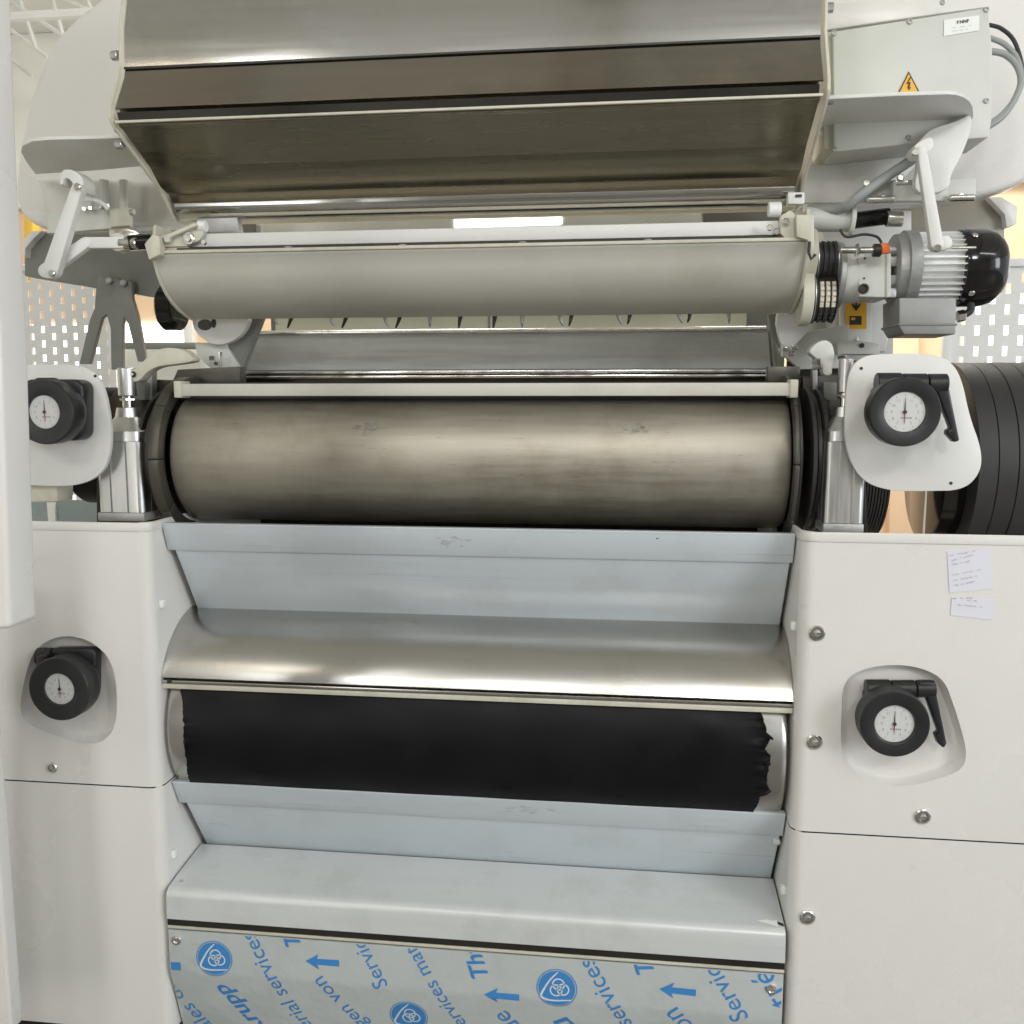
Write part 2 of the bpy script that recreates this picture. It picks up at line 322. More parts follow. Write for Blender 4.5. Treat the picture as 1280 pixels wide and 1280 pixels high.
# handwritten notes on the right cabinet
def strokes(mb, x0, y0, x1, y1, Y, amp=2.2, n=14, w=.00045):
    # little handwriting: a wavy pen line between two picture points
    P = []; n = max(n//2, 4)
    for i in range(n*3):
        u = i/(n*3-1); P.append(at(x0+(x1-x0)*u+random.uniform(-.8, .8), y0+(y1-y0)*u+(amp if i % 2 else -amp)*random.uniform(.3, 1)*.6, Y))
    cut = sorted(random.sample(range(4, n*3-3), 2)); a = 0
    for c in cut+[n*3]:
        seg = P[a:c-1]; a = c
        for p, q in zip(seg, seg[1:]):
            d = (q-p); 
            if d.length < 1e-5: continue
            nrm = Vector((-d.z, 0, d.x)).normalized()*w/2; mb.add([p-nrm, q-nrm, q+nrm, p+nrm], [(0, 1, 2, 3)])
no = thing('handwritten_note', 'larger paper note with six faint handwritten lines on the right cabinet', 'note', at(1213, 740, -.001), 'notes taped to the right cabinet')
MB().poly([(1184, 689), (1237, 685), (1241, 736), (1187, 741)], -.0012, .0007).build('paper_sheet', 'paper', no)
mb = MB()
for l in ((1186, 695, 1222, 688), (1189, 701, 1219, 693), (1190, 706, 1214, 701), (1190, 719, 1228, 712), (1191, 726, 1223, 720), (1193, 732, 1219, 727)): strokes(mb, *l, -.0022)
mb.build('handwriting', 'faint', no)
no = thing('handwritten_note', 'smaller paper note with two faint handwritten lines below the larger note', 'note', at(1215, 772, -.001), 'notes taped to the right cabinet')
MB().poly([(1190, 747), (1243, 750), (1241, 775), (1188, 769)], -.0012, .0007).build('paper_sheet', 'paper', no)
mb = MB(); strokes(mb, 1209, 750, 1223, 752, -.0022, n=5); strokes(mb, 1197, 756, 1229, 759, -.0022); mb.build('handwriting', 'faint', no)
mb = MB(); strokes(mb, 1191, 748, 1218, 747, -.0022, n=6, w=.0008); mb.build('pen_line', 'faint', no)

# near white door edges at the left border
tag(MB().poly([(-120, -60), (-26, -60), (-15, 200), (-1, 420), (12, 786), (-120, 800)], -.56, .05).build('guard_door', 'white', None, .006, seg=4), 'white guard door standing close at the left border, upper one', 'door')
dr = bpy.data.objects['guard_door']
tag(MB().poly([(-120, 690), (-32, 690), (-6, 1010), (15, 1290), (-120, 1290)], -.2, .03).build('cabinet_door', 'white', None, .005, seg=3), 'white cabinet door edge at the lower left corner near the floor', 'door')

# ================================================================ ROLLERS
def roller(name, cy, cz, r, label, m):
    t = thing(name, label, 'roller', (XM, cy, cz-r), 'steel rollers between the cabinets')
    MB().lathe((XL+.006, cy, cz), (1, 0, 0), [(0, r-.012), (.004, r-.003), (.012, r), (XR-XL-.024, r), (XR-XL-.016, r-.003), (XR-XL-.012, r-.012)], 128).build('roller_body', m, t)
    MB().cyl((XL-.06, cy, cz), (XR+.06, cy, cz), .05, 32).build('journal', 'dark', t)
    return t
RU = (.19, -.108, .122); RL = (.178, -.603, .165)
ru = roller('upper_roller', *RU, 'worn bare steel roller, the upper one, above the first blue grey tray', 'roller')
rl = roller('lower_roller', *RL, 'steel roller coated with black mass, the lower one', 'hood')
cv = thing('shade_backing', 'added dark plates standing in for the shade behind the two rollers', 'shade backing', (XM, .5, -H))  # dark plates added as shade, hiding the bright hall behind the rollers
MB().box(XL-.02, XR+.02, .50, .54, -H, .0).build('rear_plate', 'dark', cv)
MB().box(XL+.001, XR-.001, .155, .49, -.33, -.32).build('lower_shade_plate', 'dark', cv)
# ring guards at both ends of the upper roller, made of segments
for X, w, sg in ((XL+.004, .020, -1), (XR-.008, .007, 1)):
    t = thing('ring_guard', 'dark steel ring guard around the %s end of the upper roller' % ('left' if sg < 0 else 'right'), 'guard ring', (X, RU[0], RU[1]-.15), 'ring guards of the upper roller')
    for a0, a1 in ((62, 94), (95, 139), (140, 179), (180, 219), (220, 262)):
        o = arc(RU[0], RU[1], .150, a0-.3, a1+.3, 12); i = arc(RU[0], RU[1], .1255, a1+.3, a0-.3, 12)
        MB().prof(o+i, X, X+sg*w).build('ring_segment', 'flange', t, .0015)
    MB().prof(arc(RU[0], RU[1], .146, 0, 360, 64)[:-1], X+sg*(w+.001), X+sg*(w+.005)).build('end_disc', 'dark', t)
# worn marks on the upper roller
def on_cyl(x, y, cy, cz, r):
    d = ray(x, y); a = d.y**2+d.z**2; oy = C0.y-cy; oz = C0.z-cz; b = 2*(oy*d.y+oz*d.z); c = oy*oy+oz*oz-r*r
    t = (-b-math.sqrt(max(b*b-4*a*c, 0)))/2/a; return C0+d*t
mark = mat('grey_rubbed_patch', (.37, .355, .315), .5, .8, var=.25, scale=60)
scr = mat('dark_scratch', (.17, .16, .13), .5, .7)
mark2 = mat('faint_scratch', (.27, .245, .20), .45, .85)
def patch(px, m, name='rubbed_patch'):
    P = [on_cyl(x, y, RU[0], RU[1], RU[2]+.0007) for x, y in px]; MB().add(P, [tuple(range(len(P)))]).build(name, m, ru)
random.seed(3)
for cx, cy, w, h in ((458, 535, 21, 8), (795, 536, 25, 7)):
    for q in range(16):
        a = random.uniform(0, 6.28); rr = random.random()**.5; x = cx+w*rr*math.cos(a); y = cy+h*rr*math.sin(a); ww = random.uniform(4, 9); hh = random.uniform(1.5, 3)
        px = [(x+ww*math.cos(b_)*random.uniform(.5, 1), y+hh*math.sin(b_)*random.uniform(.5, 1)) for b_ in [2*math.pi*i/9 for i in range(9)]]
        P = [on_cyl(u, v, RU[0], RU[1], RU[2]+.0005+q*.00003) for u, v in px]; MB().add(P, [tuple(range(9))]).build('rubbed_patch', mark if q % 9 else mark2, ru)
for q in range(60):
    x = random.uniform(250, 970); y = random.uniform(505, 625); l = random.uniform(2, 16)
    patch([(x, y), (x+l, y-.2), (x+l, y+.15), (x+l*.5, y+.35)], mark2, 'scratch')

# black film on the lower roller
cy, cz, r = RL
def edge(px):
    out = []
    for x, y in px:
        p = on_cyl(x, y, cy, cz, r); out.append((math.atan2(p.z-cz, -(p.y-cy)), p.x))
    return sorted(out)
Lp = edge([(226, 858), (228, 868), (230, 880), (230, 895), (232, 905), (231, 918), (233, 930), (233, 940), (235, 950), (235, 962), (239, 975), (242, 990)])
Rp = edge([(940, 872), (946, 886), (951, 894), (955, 905), (958, 916), (964, 921), (957, 930), (955, 935), (962, 942), (962, 952), (958, 962), (958, 975), (962, 986), (949, 992), (947, 1003), (942, 1010), (938, 1017), (935, 1030)])
a0 = max(Lp[0][0], Rp[0][0])-.05; a1 = min(Lp[-1][0], Rp[-1][0])+.06
a0 = max(a0, -.645)
def interp(tb, a): return float(np.interp(a, [q[0] for q in tb], [q[1] for q in tb]))
NA, NX = 90, 60; mb = MB(); vs = []; rng = random.Random(5)
for i in range(NA+1):
    a = a0+(a1-a0)*i/NA; xl = interp(Lp, a)+rng.uniform(-.001, .001); xr = interp(Rp, a)+rng.uniform(-.001, .001)
    for j in range(NX+1):
        u = j/NX; s_ = u if j not in (0, NX) else u
        # finer spacing at both margins
        s_ = .5-.5*math.cos(math.pi*u); x = xl+(xr-xl)*s_
        dm = min(x-xl, xr-x); curl = .009*math.exp(-dm/.010)*(.4+.6*abs(math.sin(a*23)+.5*math.sin(a*51+1)))*(1 if xr-x < .05 else .25)*min(1, max(0, (a-a0-.16)/.15))
        rr = r+.0022+curl+.0006*math.sin(x*31+a*9)
        vs.append(Vector((x, cy-rr*math.cos(a), cz+rr*math.sin(a))))
n = NX+1
mb.add(vs, [(i*n+j, i*n+j+1, (i+1)*n+j+1, (i+1)*n+j) for i in range(NA) for j in range(NX)])
bf = mb.build('black_mass_coat', 'film', rl); md = bf.modifiers.new('s', 'SOLIDIFY'); md.thickness = .0025; md.offset = 1
for (x0, y0), (x1, y1), w in (((957, 918), (966, 924), .004), ((960, 945), (955, 965), .004), ((962, 988), (948, 992), .004), ((948, 1002), (941, 1010), .003), ((230, 925), (232, 940), .002)):
    if y0 > 995: continue
    pa = on_cyl(x0, y0, cy, cz, r+.006); pb = on_cyl(x1, y1, cy, cz, r+.009)
    MB().tube([pa, (pa+pb)/2+Vector((.002, -.004, 0)), pb], lambda t: w*(1-.6*t), 7).build('curled_scrap', 'film', rl)

# curved guard over the lower roller
hg = thing('roller_hood', 'curved polished steel guard over the black coated roller', 'roller guard', (XM, .05, -.52))
HC = (.175, -.56, .166)
MB().sheet(arc(HC[0], HC[1], HC[2], 97, 158, 30), XL+.001, XR-.001, .003).build('curved_sheet', 'hood', hg)
pz = arc(HC[0], HC[1], HC[2], 97, 158, 30)[-1]
MB().box(XL+.001, XR-.001, pz[0]-.001, pz[0]+.014, pz[1]-.010, pz[1]-.0045).build('edge_bar', 'hood', hg, .001)
MB().box(XL+.001, XR-.001, pz[0]+.008, pz[0]+.018, pz[1]-.0042, pz[1]+.001).build('shadow_gap', 'dark', hg)
MB().box(XL+.001, XR-.001, pz[0]+.001, pz[0]+.016, pz[1]-.021, pz[1]-.012).build('scraper_strip', 'cream', hg, .001)
MB().tube([(XL+.012, pz[0]+.002, pz[1]-.007), (XL+.02, pz[0]+.002, pz[1]-.007)], .004).build('hinge_pin', 'dark', hg)

# blue-grey trays
def tray(name, prof, label, z, x0=XL+.003, x1=XR-.003):
    t = thing(name, label, 'drip tray', (XM, prof[0][0], z), 'drip trays below the rollers')
    lip, body = prof[:3], prof[2:]
    MB().sheet(lip[:2], x0, x1, .0035).build('lip', 'tray', t, .0006)
    MB().sheet([(lip[1][0]+.004, lip[1][1]), body[-1]], x0+.012, x1-.004, .003).build('sloping_sheet', 'tray', t, .0006)
    MB().box(x0, x1, lip[0][0]-.0005, lip[0][0]+.016, lip[0][1], lip[0][1]+.003).build('top_fold', 'tray', t, .0006)
    return t
t1 = tray('upper_drip_tray', [(.045, -.2235), (.062, -.272), (.078, -.276), (.143, -.398)], 'blue grey sheet tray right below the upper roller', -.4)
c = atX(983, 709, XR-.004); MB().box(c.x-.016, c.x-.001, c.y-.014, c.y+.01, c.z-.006, c.z+.008).build('latch', 'cream', t1, .002)
t2 = tray('lower_drip_tray', [(.038, -.7045), (.060, -.752), (.077, -.765), (.141, -.874)], 'blue grey sheet tray right below the black coated roller', -.88)
c = atX(975, 1049, XR-.004); MB().box(c.x-.014, c.x-.001, c.y-.012, c.y+.01, c.z-.005, c.z+.004).build('latch', 'tray', t2, .002)
MB().box(XL+.002, XR-.002, .13, .5, -.4-.02, -.4-.01).build('tray_backing', 'dark', t1)
# shelf (apron) under the lower tray
t3 = thing('bottom_apron', 'pale smudged metal apron above the printed foil sheet', 'apron', (XM, .05, -.955))
pr = [(.139, -.876), (.03, -.888), (.012, -.8915)]+[(.012-.014*math.sin(a), -.9055+.014*math.cos(a)) for a in [math.pi/2*k/6 for k in range(1, 7)]]+[(-.004, -.945)]
MB().sheet(pr, XL+.004, XR-.003, -.003).build('bent_sheet', 'shelf', t3)
MB().box(XL+.003, XR-.003, -.003, .03, -.9590, -.9462).build('rubber_seal', 'dark', t3)
MB().box(XL+.003, XR-.003, -.0035, .02, -.9655, -.9600).build('edge_strip', 'cream', t3, .0008)
for (px, py, ss) in ((944, 1160, 1), (226, 1104, -1)):
    c = at(px, py, .02); v = []
    base = Vector((XR-.004 if ss > 0 else XL+.006, .022, -.8885)); rr = random.Random(2)
    out = [base+Vector((-ss*.036, .004, .0006)), base+Vector((-ss*.022, .009, .0012)), base+Vector((-ss*.012, .003, .002)), base+Vector((0, .006, .0012)), base+Vector((0, -.014, .0008)), base+Vector((-ss*.008, -.009, .0008)), base+Vector((-ss*.016, -.004, .001))]
    if ss > 0:
        MB().add(out, [tuple(range(7))]).build('torn_film', 'dark', t3)
        MB().add([p+Vector((-ss*.010, -.005, .001)) for p in out[:5]], [tuple(range(5))]).build('torn_film', 'label', t3)
    else: MB().cyl(base+Vector((.014, .0, -.001)), base+Vector((.014, 0, .003)), .004, 14).build('screw', 'chrome', t3)

def smudge(cx, cy, w, h, Y, par, m, n=14, nm='smudge'):
    for q in range(n):
        a = random.uniform(0, 6.28); rr = random.random(); x = cx+w*rr*math.cos(a); y = cy+h*rr*math.sin(a); ww = random.uniform(.8, w*.35); hh = random.uniform(.5, h*.3)
        P = [at(x+ww*math.cos(b_)*random.uniform(.5, 1), y+hh*math.sin(b_)*random.uniform(.5, 1), Y(x, y)-.0004-q*.00002) for b_ in [2*math.pi*i/8 for i in range(8)]]
        MB().add(P, [tuple(range(8))]).build(nm, m, par)
sm = mat('grey_smudge', (.40, .43, .44), .45); sk = mat('dark_speck', (.12, .11, .09), .6)
def lipY(l):                                   # depth of a sheet between two profile points
    (ya, za), (yb, zb) = l
    def f(x, y):
        Y = ya
        for _ in range(8): z = at(x, y, Y).z; Y = ya+(yb-ya)*(z-za)/(zb-za)
        return Y
    return f
smudge(565, 676, 22, 9, lipY(((.045, -.2235), (.062, -.272))), t1, sm); smudge(822, 674, 5, 5, lipY(((.045, -.2235), (.062, -.272))), t1, sk, 3, 'speck')
smudge(665, 1012, 30, 7, lipY(((.038, -.7045), (.060, -.752))), t2, sm)
fa = lipY(((.03, -.888), (.139, -.876)))
for x, y, w_, m_ in ((737, 1131, 2, sk), (495, 1090, 2, sk), (520, 1148, 14, sm), (707, 1098, 6, sm), (555, 1140, 8, sm), (232, 1106, 10, sk), (240, 1100, 6, sk), (820, 1150, 12, sm)): smudge(x, y, w_, w_*.5, fa, t3, m_, 5, 'speck')
# printed foil sheet
fo = thing('foil_covered_sheet', 'sheet metal panel covered in foil with blue printed lettering and arrows', 'metal panel', (XM, 0, -1.2))
FY = -.0035; FZ0 = -.968; FB = -1.052; FZ1 = -1.212; SL = .29   # bend height, slope below it
def foilY(z): return FY+(max(0, FB-z))*SL
MB().sheet([(FY, FZ0), (FY, FB+.01), (FY+.001, FB-.004), (foilY(FZ1), FZ1)], XL+.004, XR-.004, .003).build('sheet', 'foil', fo)
def foil_at(x, y):
    p = at(x, y, FY)
    for _ in range(6): p = at(x, y, foilY(p.z))
    return Vector((p.x, p.z))
def flat_clip(bm):
    for co, no in (((0, FZ0-.001, 0), (0, 1, 0)), ((0, FZ1+.004, 0), (0, -1, 0)), ((XL+.006, 0, 0), (-1, 0, 0)), ((XR-.006, 0, 0), (1, 0, 0))):
        bmesh.ops.bisect_plane(bm, geom=bm.verts[:]+bm.edges[:]+bm.faces[:], plane_co=co, plane_no=no, clear_outer=True)
    bmesh.ops.bisect_plane(bm, geom=bm.verts[:]+bm.edges[:]+bm.faces[:], plane_co=(0, FB, 0), plane_no=(0, 1, 0))
def print_bm(bm, name, m, lift=.0006):
    flat_clip(bm)
    if not bm.faces: return
    for v in bm.verts: v.co = Vector((v.co.x, foilY(v.co.y)-lift, v.co.y+H))-fo.location
    me = bpy.data.meshes.new(name); bm.to_mesh(me); bm.free(); me.materials.append(mt[m])
    o = bpy.data.objects.new(name, me); COL.objects.link(o); o.parent = fo
def text_mesh(s, bold=0., shear=0.):
    cu = bpy.data.curves.new('t', 'FONT'); cu.body = s; cu.size = 1; cu.offset = bold; cu.shear = shear; cu.resolution_u = 3
    o = bpy.data.objects.new('t', cu); COL.objects.link(o); bpy.context.view_layer.update()
    me = bpy.data.meshes.new_from_object(o.evaluated_get(bpy.context.evaluated_depsgraph_get())); bpy.data.objects.remove(o); return me
def ftext(s, x0, y0, x1, y1, bold=0., shear=0., hs=1.):
    if bold:
        for q in (-1, 1): ftext1(s, x0+q*.9, y0+q*.5, x1+q*.9, y1+q*.5, 0, shear, hs, .00075+q*.0001)
    ftext1(s, x0, y0, x1, y1, 0, shear, hs, .0006)
def ftext1(s, x0, y0, x1, y1, bold, shear, hs, lift):
    me = text_mesh(s, bold, shear); xs = [v.co.x for v in me.vertices]; w = max(xs)
    a = foil_at(x0, y0); b = foil_at(x1, y1); d = b-a; sc = d.length/w; d.normalize(); nn = Vector((-d.y, d.x))
    bm = bmesh.new(); bm.from_mesh(me)
    for v in bm.verts: q = a+d*v.co.x*sc+nn*v.co.y*sc*hs; v.co = (q.x, q.y, 0)
    print_bm(bm, 'printed_word', 'print', lift)
ftext('ales de', 268, 1283, 214, 1226); ftext('Krupp', 339, 1290, 281, 1229, .02, .2, .9); ftext('terial services', 398, 1291, 317, 1163)
ftext('Thyssen', 377, 1184, 352, 1098, .02, .2); ftext('ngen von', 470, 1289, 403, 1219); ftext('Services', 486, 1232, 444, 1152)
ftext('services mat\u00e9r', 590, 1287, 508, 1160); ftext('Thyss', 612, 1223, 590, 1156, .02, .2); ftext('de', 655, 1285, 632, 1262)
ftext('Kru', 752, 1310, 706, 1269, .02, .2); ftext('al services', 806, 1300, 740, 1196); ftext('Thyss', 819, 1218, 798, 1150, .02, .2)
ftext('von', 880, 1294, 846, 1258); ftext('Services', 937, 1272, 883, 1182); ftext('tr\u00e9', 990, 1252, 962, 1208)
def farrow(x0, y0, x1, y1):                   # tip, tail
    a = foil_at(x0, y0); b = foil_at(x1, y1); d = b-a; L = d.length; d.normalize(); n_ = Vector((-d.y, d.x))
    pts = [(0, 0), (.40*L, .24*L), (.34*L, .09*L), (L, .10*L), (L, -.10*L), (.34*L, -.09*L), (.40*L, -.24*L)]
    bm = bmesh.new(); vs = [bm.verts.new((*(a+d*p+n_*q), 0)) for p, q in pts]
    bm.faces.new([vs[0], vs[1], vs[2]]); bm.faces.new([vs[0], vs[2], vs[5]]); bm.faces.new([vs[0], vs[5], vs[6]]); bm.faces.new([vs[2], vs[3], vs[4], vs[5]])
    print_bm(bm, 'printed_arrow', 'print')
farrow(382, 1201, 424, 1204); farrow(605, 1243, 649, 1247); farrow(824, 1236, 870, 1241); farrow(176, 1205, 226, 1208)
def ring_bm(c, r0, r1, n=48, ang=None):
    bm = bmesh.new(); A = []
    for k in range(n+1):
        a = 2*math.pi*k/n if ang is None else math.radians(ang[0]+(ang[1]-ang[0])*k/n)
        A.append((bm.verts.new((c.x+r0*math.cos(a), c.y+r0*math.sin(a), 0)), bm.verts.new((c.x+r1*math.cos(a), c.y+r1*math.sin(a), 0))))
    for p, q in zip(A, A[1:]): bm.faces.new((p[0], q[0], q[1], p[1]))
    return bm
def ribbon(pts, w):
    bm = bmesh.new(); P = [Vector(p) for p in pts]; A = []
    for i, p in enumerate(P):
        d = (P[min(i+1, len(P)-1)]-P[max(i-1, 0)]).normalized(); n_ = Vector((-d.y, d.x))*w*(.5+.5*math.sin(math.pi*i/(len(P)-1)))
        A.append((bm.verts.new((*(p-n_), 0)), bm.verts.new((*(p+n_), 0))))
    for p, q in zip(A, A[1:]): bm.faces.new((p[0], q[0], q[1], p[1]))
    return bm
def logo(x, y, rp=22):
    c = foil_at(x, y); r = (foil_at(x+rp, y)-c).length
    print_bm(ring_bm(c, .0001, r*.92, 64), 'printed_emblem', 'print'); print_bm(ring_bm(c, r*.97, r*1.02, 64), 'printed_ring', 'print')
    for a in (100, 220, 340):
        print_bm(ring_bm(c+Vector((r*(.12+.2*math.cos(math.radians(a))), r*(.02+.2*math.sin(math.radians(a))))), r*.25, r*.325, 36), 'printed_ring', 'pwhite', .001)
    K = [(.05, .86), (-.32, .45), (-.62, -.05), (-.78, -.45), (-.55, -.62), (-.1, -.66), (.75, -.58)]
    P = [c+Vector(k_)*r for k_ in K]; Q = []
    for i in range(len(P)-1):
        p0, p1, p2, p3 = P[max(i-1, 0)], P[i], P[i+1], P[min(i+2, len(P)-1)]
        for k in range(8):
            t = k/8; Q.append(.5*((2*p1)+(p2-p0)*t+(2*p0-5*p1+4*p2-p3)*t*t+(3*p1-p0-3*p2+p3)*t**3))
    Q.append(P[-1]); print_bm(ribbon(Q, r*.055), 'printed_stroke', 'pwhite', .001)
logo(268, 1198); logo(511, 1270, 23); logo(696, 1235, 25); logo(940, 1300, 24)
for x, y in ((221, 1175), (964, 1236)):
    c = at(x, y, FY); MB().lathe(c, (0, -1, 0), [(0, .009), (.003, .0085), (.004, .005), (.0015, .0045)], 24).build('lock_stud', 'chrome', fo)

# ================================================================ HANDWHEELS
def screwhead(c, r, m, parent, name='screw'):
    MB().lathe(c, (0, -1, 0), [(0, r), (r*.5, r*.85), (r*.55, r*.5), (r*.2, r*.45)], 16).build(name, m, parent)
def handwheel(cx, cy, Y, rw, rd, dx, dy, label, grp, side, Yback):
    c = at(cx, cy, Y+.034); cb = at(cx, cy, Y); R = (at(cx+rw, cy, Y)-cb).length; RD = R*rd
    t = thing('gauge_handwheel', label, 'handwheel', c-Vector((0, 0, R)), grp)
    A = (0, -1, 0)
    D = at(cx+dx, cy+dy, Y)
    B = Vector((D.x, Y+.034, D.z))
    MB().lathe(B, A, [(-.012, R*.9), (-.006, R*.97), (.003, R), (.030, R*1.0), (.0325, R*.99), (.034, R*.965), (.0345, RD*1.18), (.0335, RD*1.11), (.029, RD*1.08)], 72).build('rim', 'black', t)
    o = MB().lathe(B+Vector((0, -.0285, 0)), A, [(0, RD*1.07), (.001, RD*1.06)], 56).build('dial', 'dial', t)
    yb = B.y-.0298
    mb = MB()
    for k in range(12):
        a = math.radians(30*k); u = Vector((math.sin(a), 0, math.cos(a))); w = Vector((math.cos(a), 0, -math.sin(a)))
        p = Vector((D.x, yb, D.z)); mb.add([p+u*RD*.86-w*RD*.012, p+u*RD*.86+w*RD*.012, p+u*RD*.95+w*RD*.012, p+u*RD*.95-w*RD*.012], [(0, 1, 2, 3)])
    mb.build('tick_marks', 'faint', o)
    for k in range(1, 12):
        if k == 6: continue
        me = text_mesh(str(k)); a = math.radians(30*k); pc = Vector((D.x+RD*.68*math.sin(a), yb, D.z+RD*.68*math.cos(a)))
        xs = [v.co.x for v in me.vertices]; ys = [v.co.y for v in me.vertices]; mx = (max(xs)+min(xs))/2; my = (max(ys)+min(ys))/2
        sc = RD*.22; m2 = MB(); m2.add([pc+Vector(((v.co.x-mx)*sc, 0, (v.co.y-my)*sc)) for v in me.vertices], [tuple(p.vertices) for p in me.polygons])
        m2.build('numeral', 'faint', o)
    m2 = MB()                                    # small maker's wordmark under the centre: a mark and short letters
    for q in range(6):
        x = D.x+RD*(-.2+.1*q); m2.add([(x, yb, D.z-RD*.36), (x+RD*.07, yb, D.z-RD*.36), (x+RD*.07, yb, D.z-RD*.27), (x, yb, D.z-RD*.27)], [(0, 1, 2, 3)])
    m2.build('wordmark', 'faint', o)
    P = Vector((D.x, yb-.0012, D.z))
    MB().prism([P+Vector((-RD*.035, 0, 0)), P+Vector((RD*.035, 0, 0)), P+Vector((RD*.008, 0, RD*.75)), P+Vector((-RD*.008, 0, RD*.75))], (0, .0005, 0)).build('pointer', 'ink', o)
    MB().prism([P+Vector((-RD*.03, 0, 0)), P+Vector((RD*.03, 0, 0)), P+Vector((RD*.012, 0, -RD*.62)), P+Vector((-RD*.012, 0, -RD*.62))], (0, .0005, 0)).build('counter_pointer', 'red', o)
    MB().lathe(P+Vector((0, .0003, 0)), A, [(0, RD*.1), (.0015, RD*.1), (.0018, RD*.06)], 20).build('hub', 'ink', o)
    MB().lathe(B+Vector((0, -.0318, 0)), A, [(0, RD*1.09), (.0006, RD*1.08)], 48).build('glass', 'glass', t)
    # clamp housing behind the wheel, a horizontal barrel with lever
    yb2 = Y+.052
    return t, B, R, D, yb2
def clamp_right(t, px0, px1, py, lev, Yc, rb):
    a = at(px0, py, Yc); b = at(px1, py, Yc); r = rb
    n1 = a.lerp(b, .36); n2 = a.lerp(b, .72)
    MB().cyl(a, n1-Vector((.0008, 0, 0)), r*1.05, 28).build('clamp_barrel', 'black', t)
    MB().cyl(n1+Vector((.0008, 0, 0)), n2-Vector((.0008, 0, 0)), r*.98, 28).build('clamp_barrel', 'black', t)
    MB().cyl(n2+Vector((.0008, 0, 0)), b, r*.95, 28).build('clamp_barrel', 'black', t)
    c = (a+n2)/2
    MB().box(a.x+.001, n2.x, Yc-.012, Yc+.05, a.z-.075, a.z-.004).build('clamp_body', 'black', t, .008, seg=3)
    MB().poly(lev, Yc-.011, .018).build('lever', 'black', t, .004, seg=3)
g = 'dial handwheels of the roller mill'
t, B, R, D, yb = handwheel(1132, 515, -.075, 45.5, .54, 0, 0, 'black handwheel with dial on the rounded plate right of the upper roller', g, 1, 0)
clamp_right(t, 1095, 1183, 480, [(1160, 474), (1184, 470), (1188, 492), (1200, 551), (1193, 553), (1184, 543), (1184, 537), (1189, 536), (1172, 492)], -.005, .0165)
t, B, R, D, yb = handwheel(1119, 906, -.055, 44.5, .53, 0, 0, 'black handwheel with dial in the recess of the right cabinet', g, 1, 0)
clamp_right(t, 1082, 1168, 861, [(1148, 853), (1169, 853), (1172, 872), (1184, 930), (1180, 936), (1173, 930), (1169, 919), (1174, 917), (1158, 872)], -.001, .0145)
t, B, R, D, yb = handwheel(72, 862, -.048, 38, .46, 1, 0, 'black handwheel with dial in the recess of the left cabinet', g, -1, 0)
a = at(48, 820, .0); b = at(124, 822, .0)
MB().cyl(a, a.lerp(b, .25)-Vector((.0008, 0, 0)), .0155, 28).build('clamp_barrel', 'black', t)
MB().poly(rrect(60, 811, 119, 870, 9), -.006, .022).build('clamp_body', 'black', t, .004, seg=3)
MB().poly([(45, 820), (58, 818), (52, 880), (41, 883), (41, 872)], -.02, .018).build('lever', 'black', t, .004, seg=3)
# plates carrying the upper handwheels
pr_ = thing('dial_plate', 'white rounded plate behind the dial handwheel above the right cabinet', 'mounting plate', at(1140, 613, .03), 'rounded plates of the upper handwheels')
OUT = [(1110, 442), (1165, 442), (1190, 452), (1203, 475), (1212, 520), (1227, 560), (1227, 590), (1205, 613), (1160, 614), (1110, 614), (1075, 600), (1056, 560), (1056, 500), (1062, 460), (1080, 444)]
MB().poly(cpx(OUT, 3), .03, .01).build('plate', 'white2', pr_, .0012)
for x, y in ((1076.5, 460.5), (1188.5, 604)): c = at(x, y, .03); MB().lathe(c+Vector((0, .0004, 0)), (0, -1, 0), [(0, .0026), (.0012, .0026)], 12).build('screw', 'ink', pr_)
MB().box(at(1110, 500, .04).x, at(1180, 500, .04).x, .04, .12, at(1100, 560, .04).z, at(1100, 470, .04).z).build('mounting_block', 'dgrey', pr_, .003)
pl_ = thing('dial_plate', 'white rounded plate behind the dial handwheel above the left cabinet', 'mounting plate', at(80, 607, .03), 'rounded plates of the upper handwheels')
OUT = [(-20, 460), (50, 455), (92, 455), (115, 462), (130, 485), (138, 530), (138, 565), (128, 592), (100, 607), (60, 608), (20, 605), (-20, 600)]
MB().poly(cpx(OUT, 3), .03, .01).build('plate', 'white2', pl_, .0012)
for x, y in ((119, 470), (35, 598)): c = at(x, y, .03); MB().lathe(c+Vector((0, .0004, 0)), (0, -1, 0), [(0, .0026), (.0012, .0026)], 12).build('screw', 'ink', pl_)
MB().poly([(30, 605), (71, 605), (71, 627), (30, 627)], .045, .04).build('mounting_block', 'cream', pl_, .002)
MB().poly([(32, 608), (72, 608), (72, 628), (32, 628)], .09, .05).build('mounting_block', 'white2', pl_, .002)
t, B, R, D, yb = handwheel(52, 515, -.052, 38, .48, 2, 0, 'black handwheel with dial on the rounded plate left of the upper roller', g, -1, 0)
MB().poly(rrect(26, 474, 103, 551, 13), -.010, .038).build('clamp_body', 'black', t, .006, seg=3)
MB().poly(rrect(40, 472, 68, 500, 6), -.02, .02).build('clamp_barrel', 'black', t, .005, seg=3)

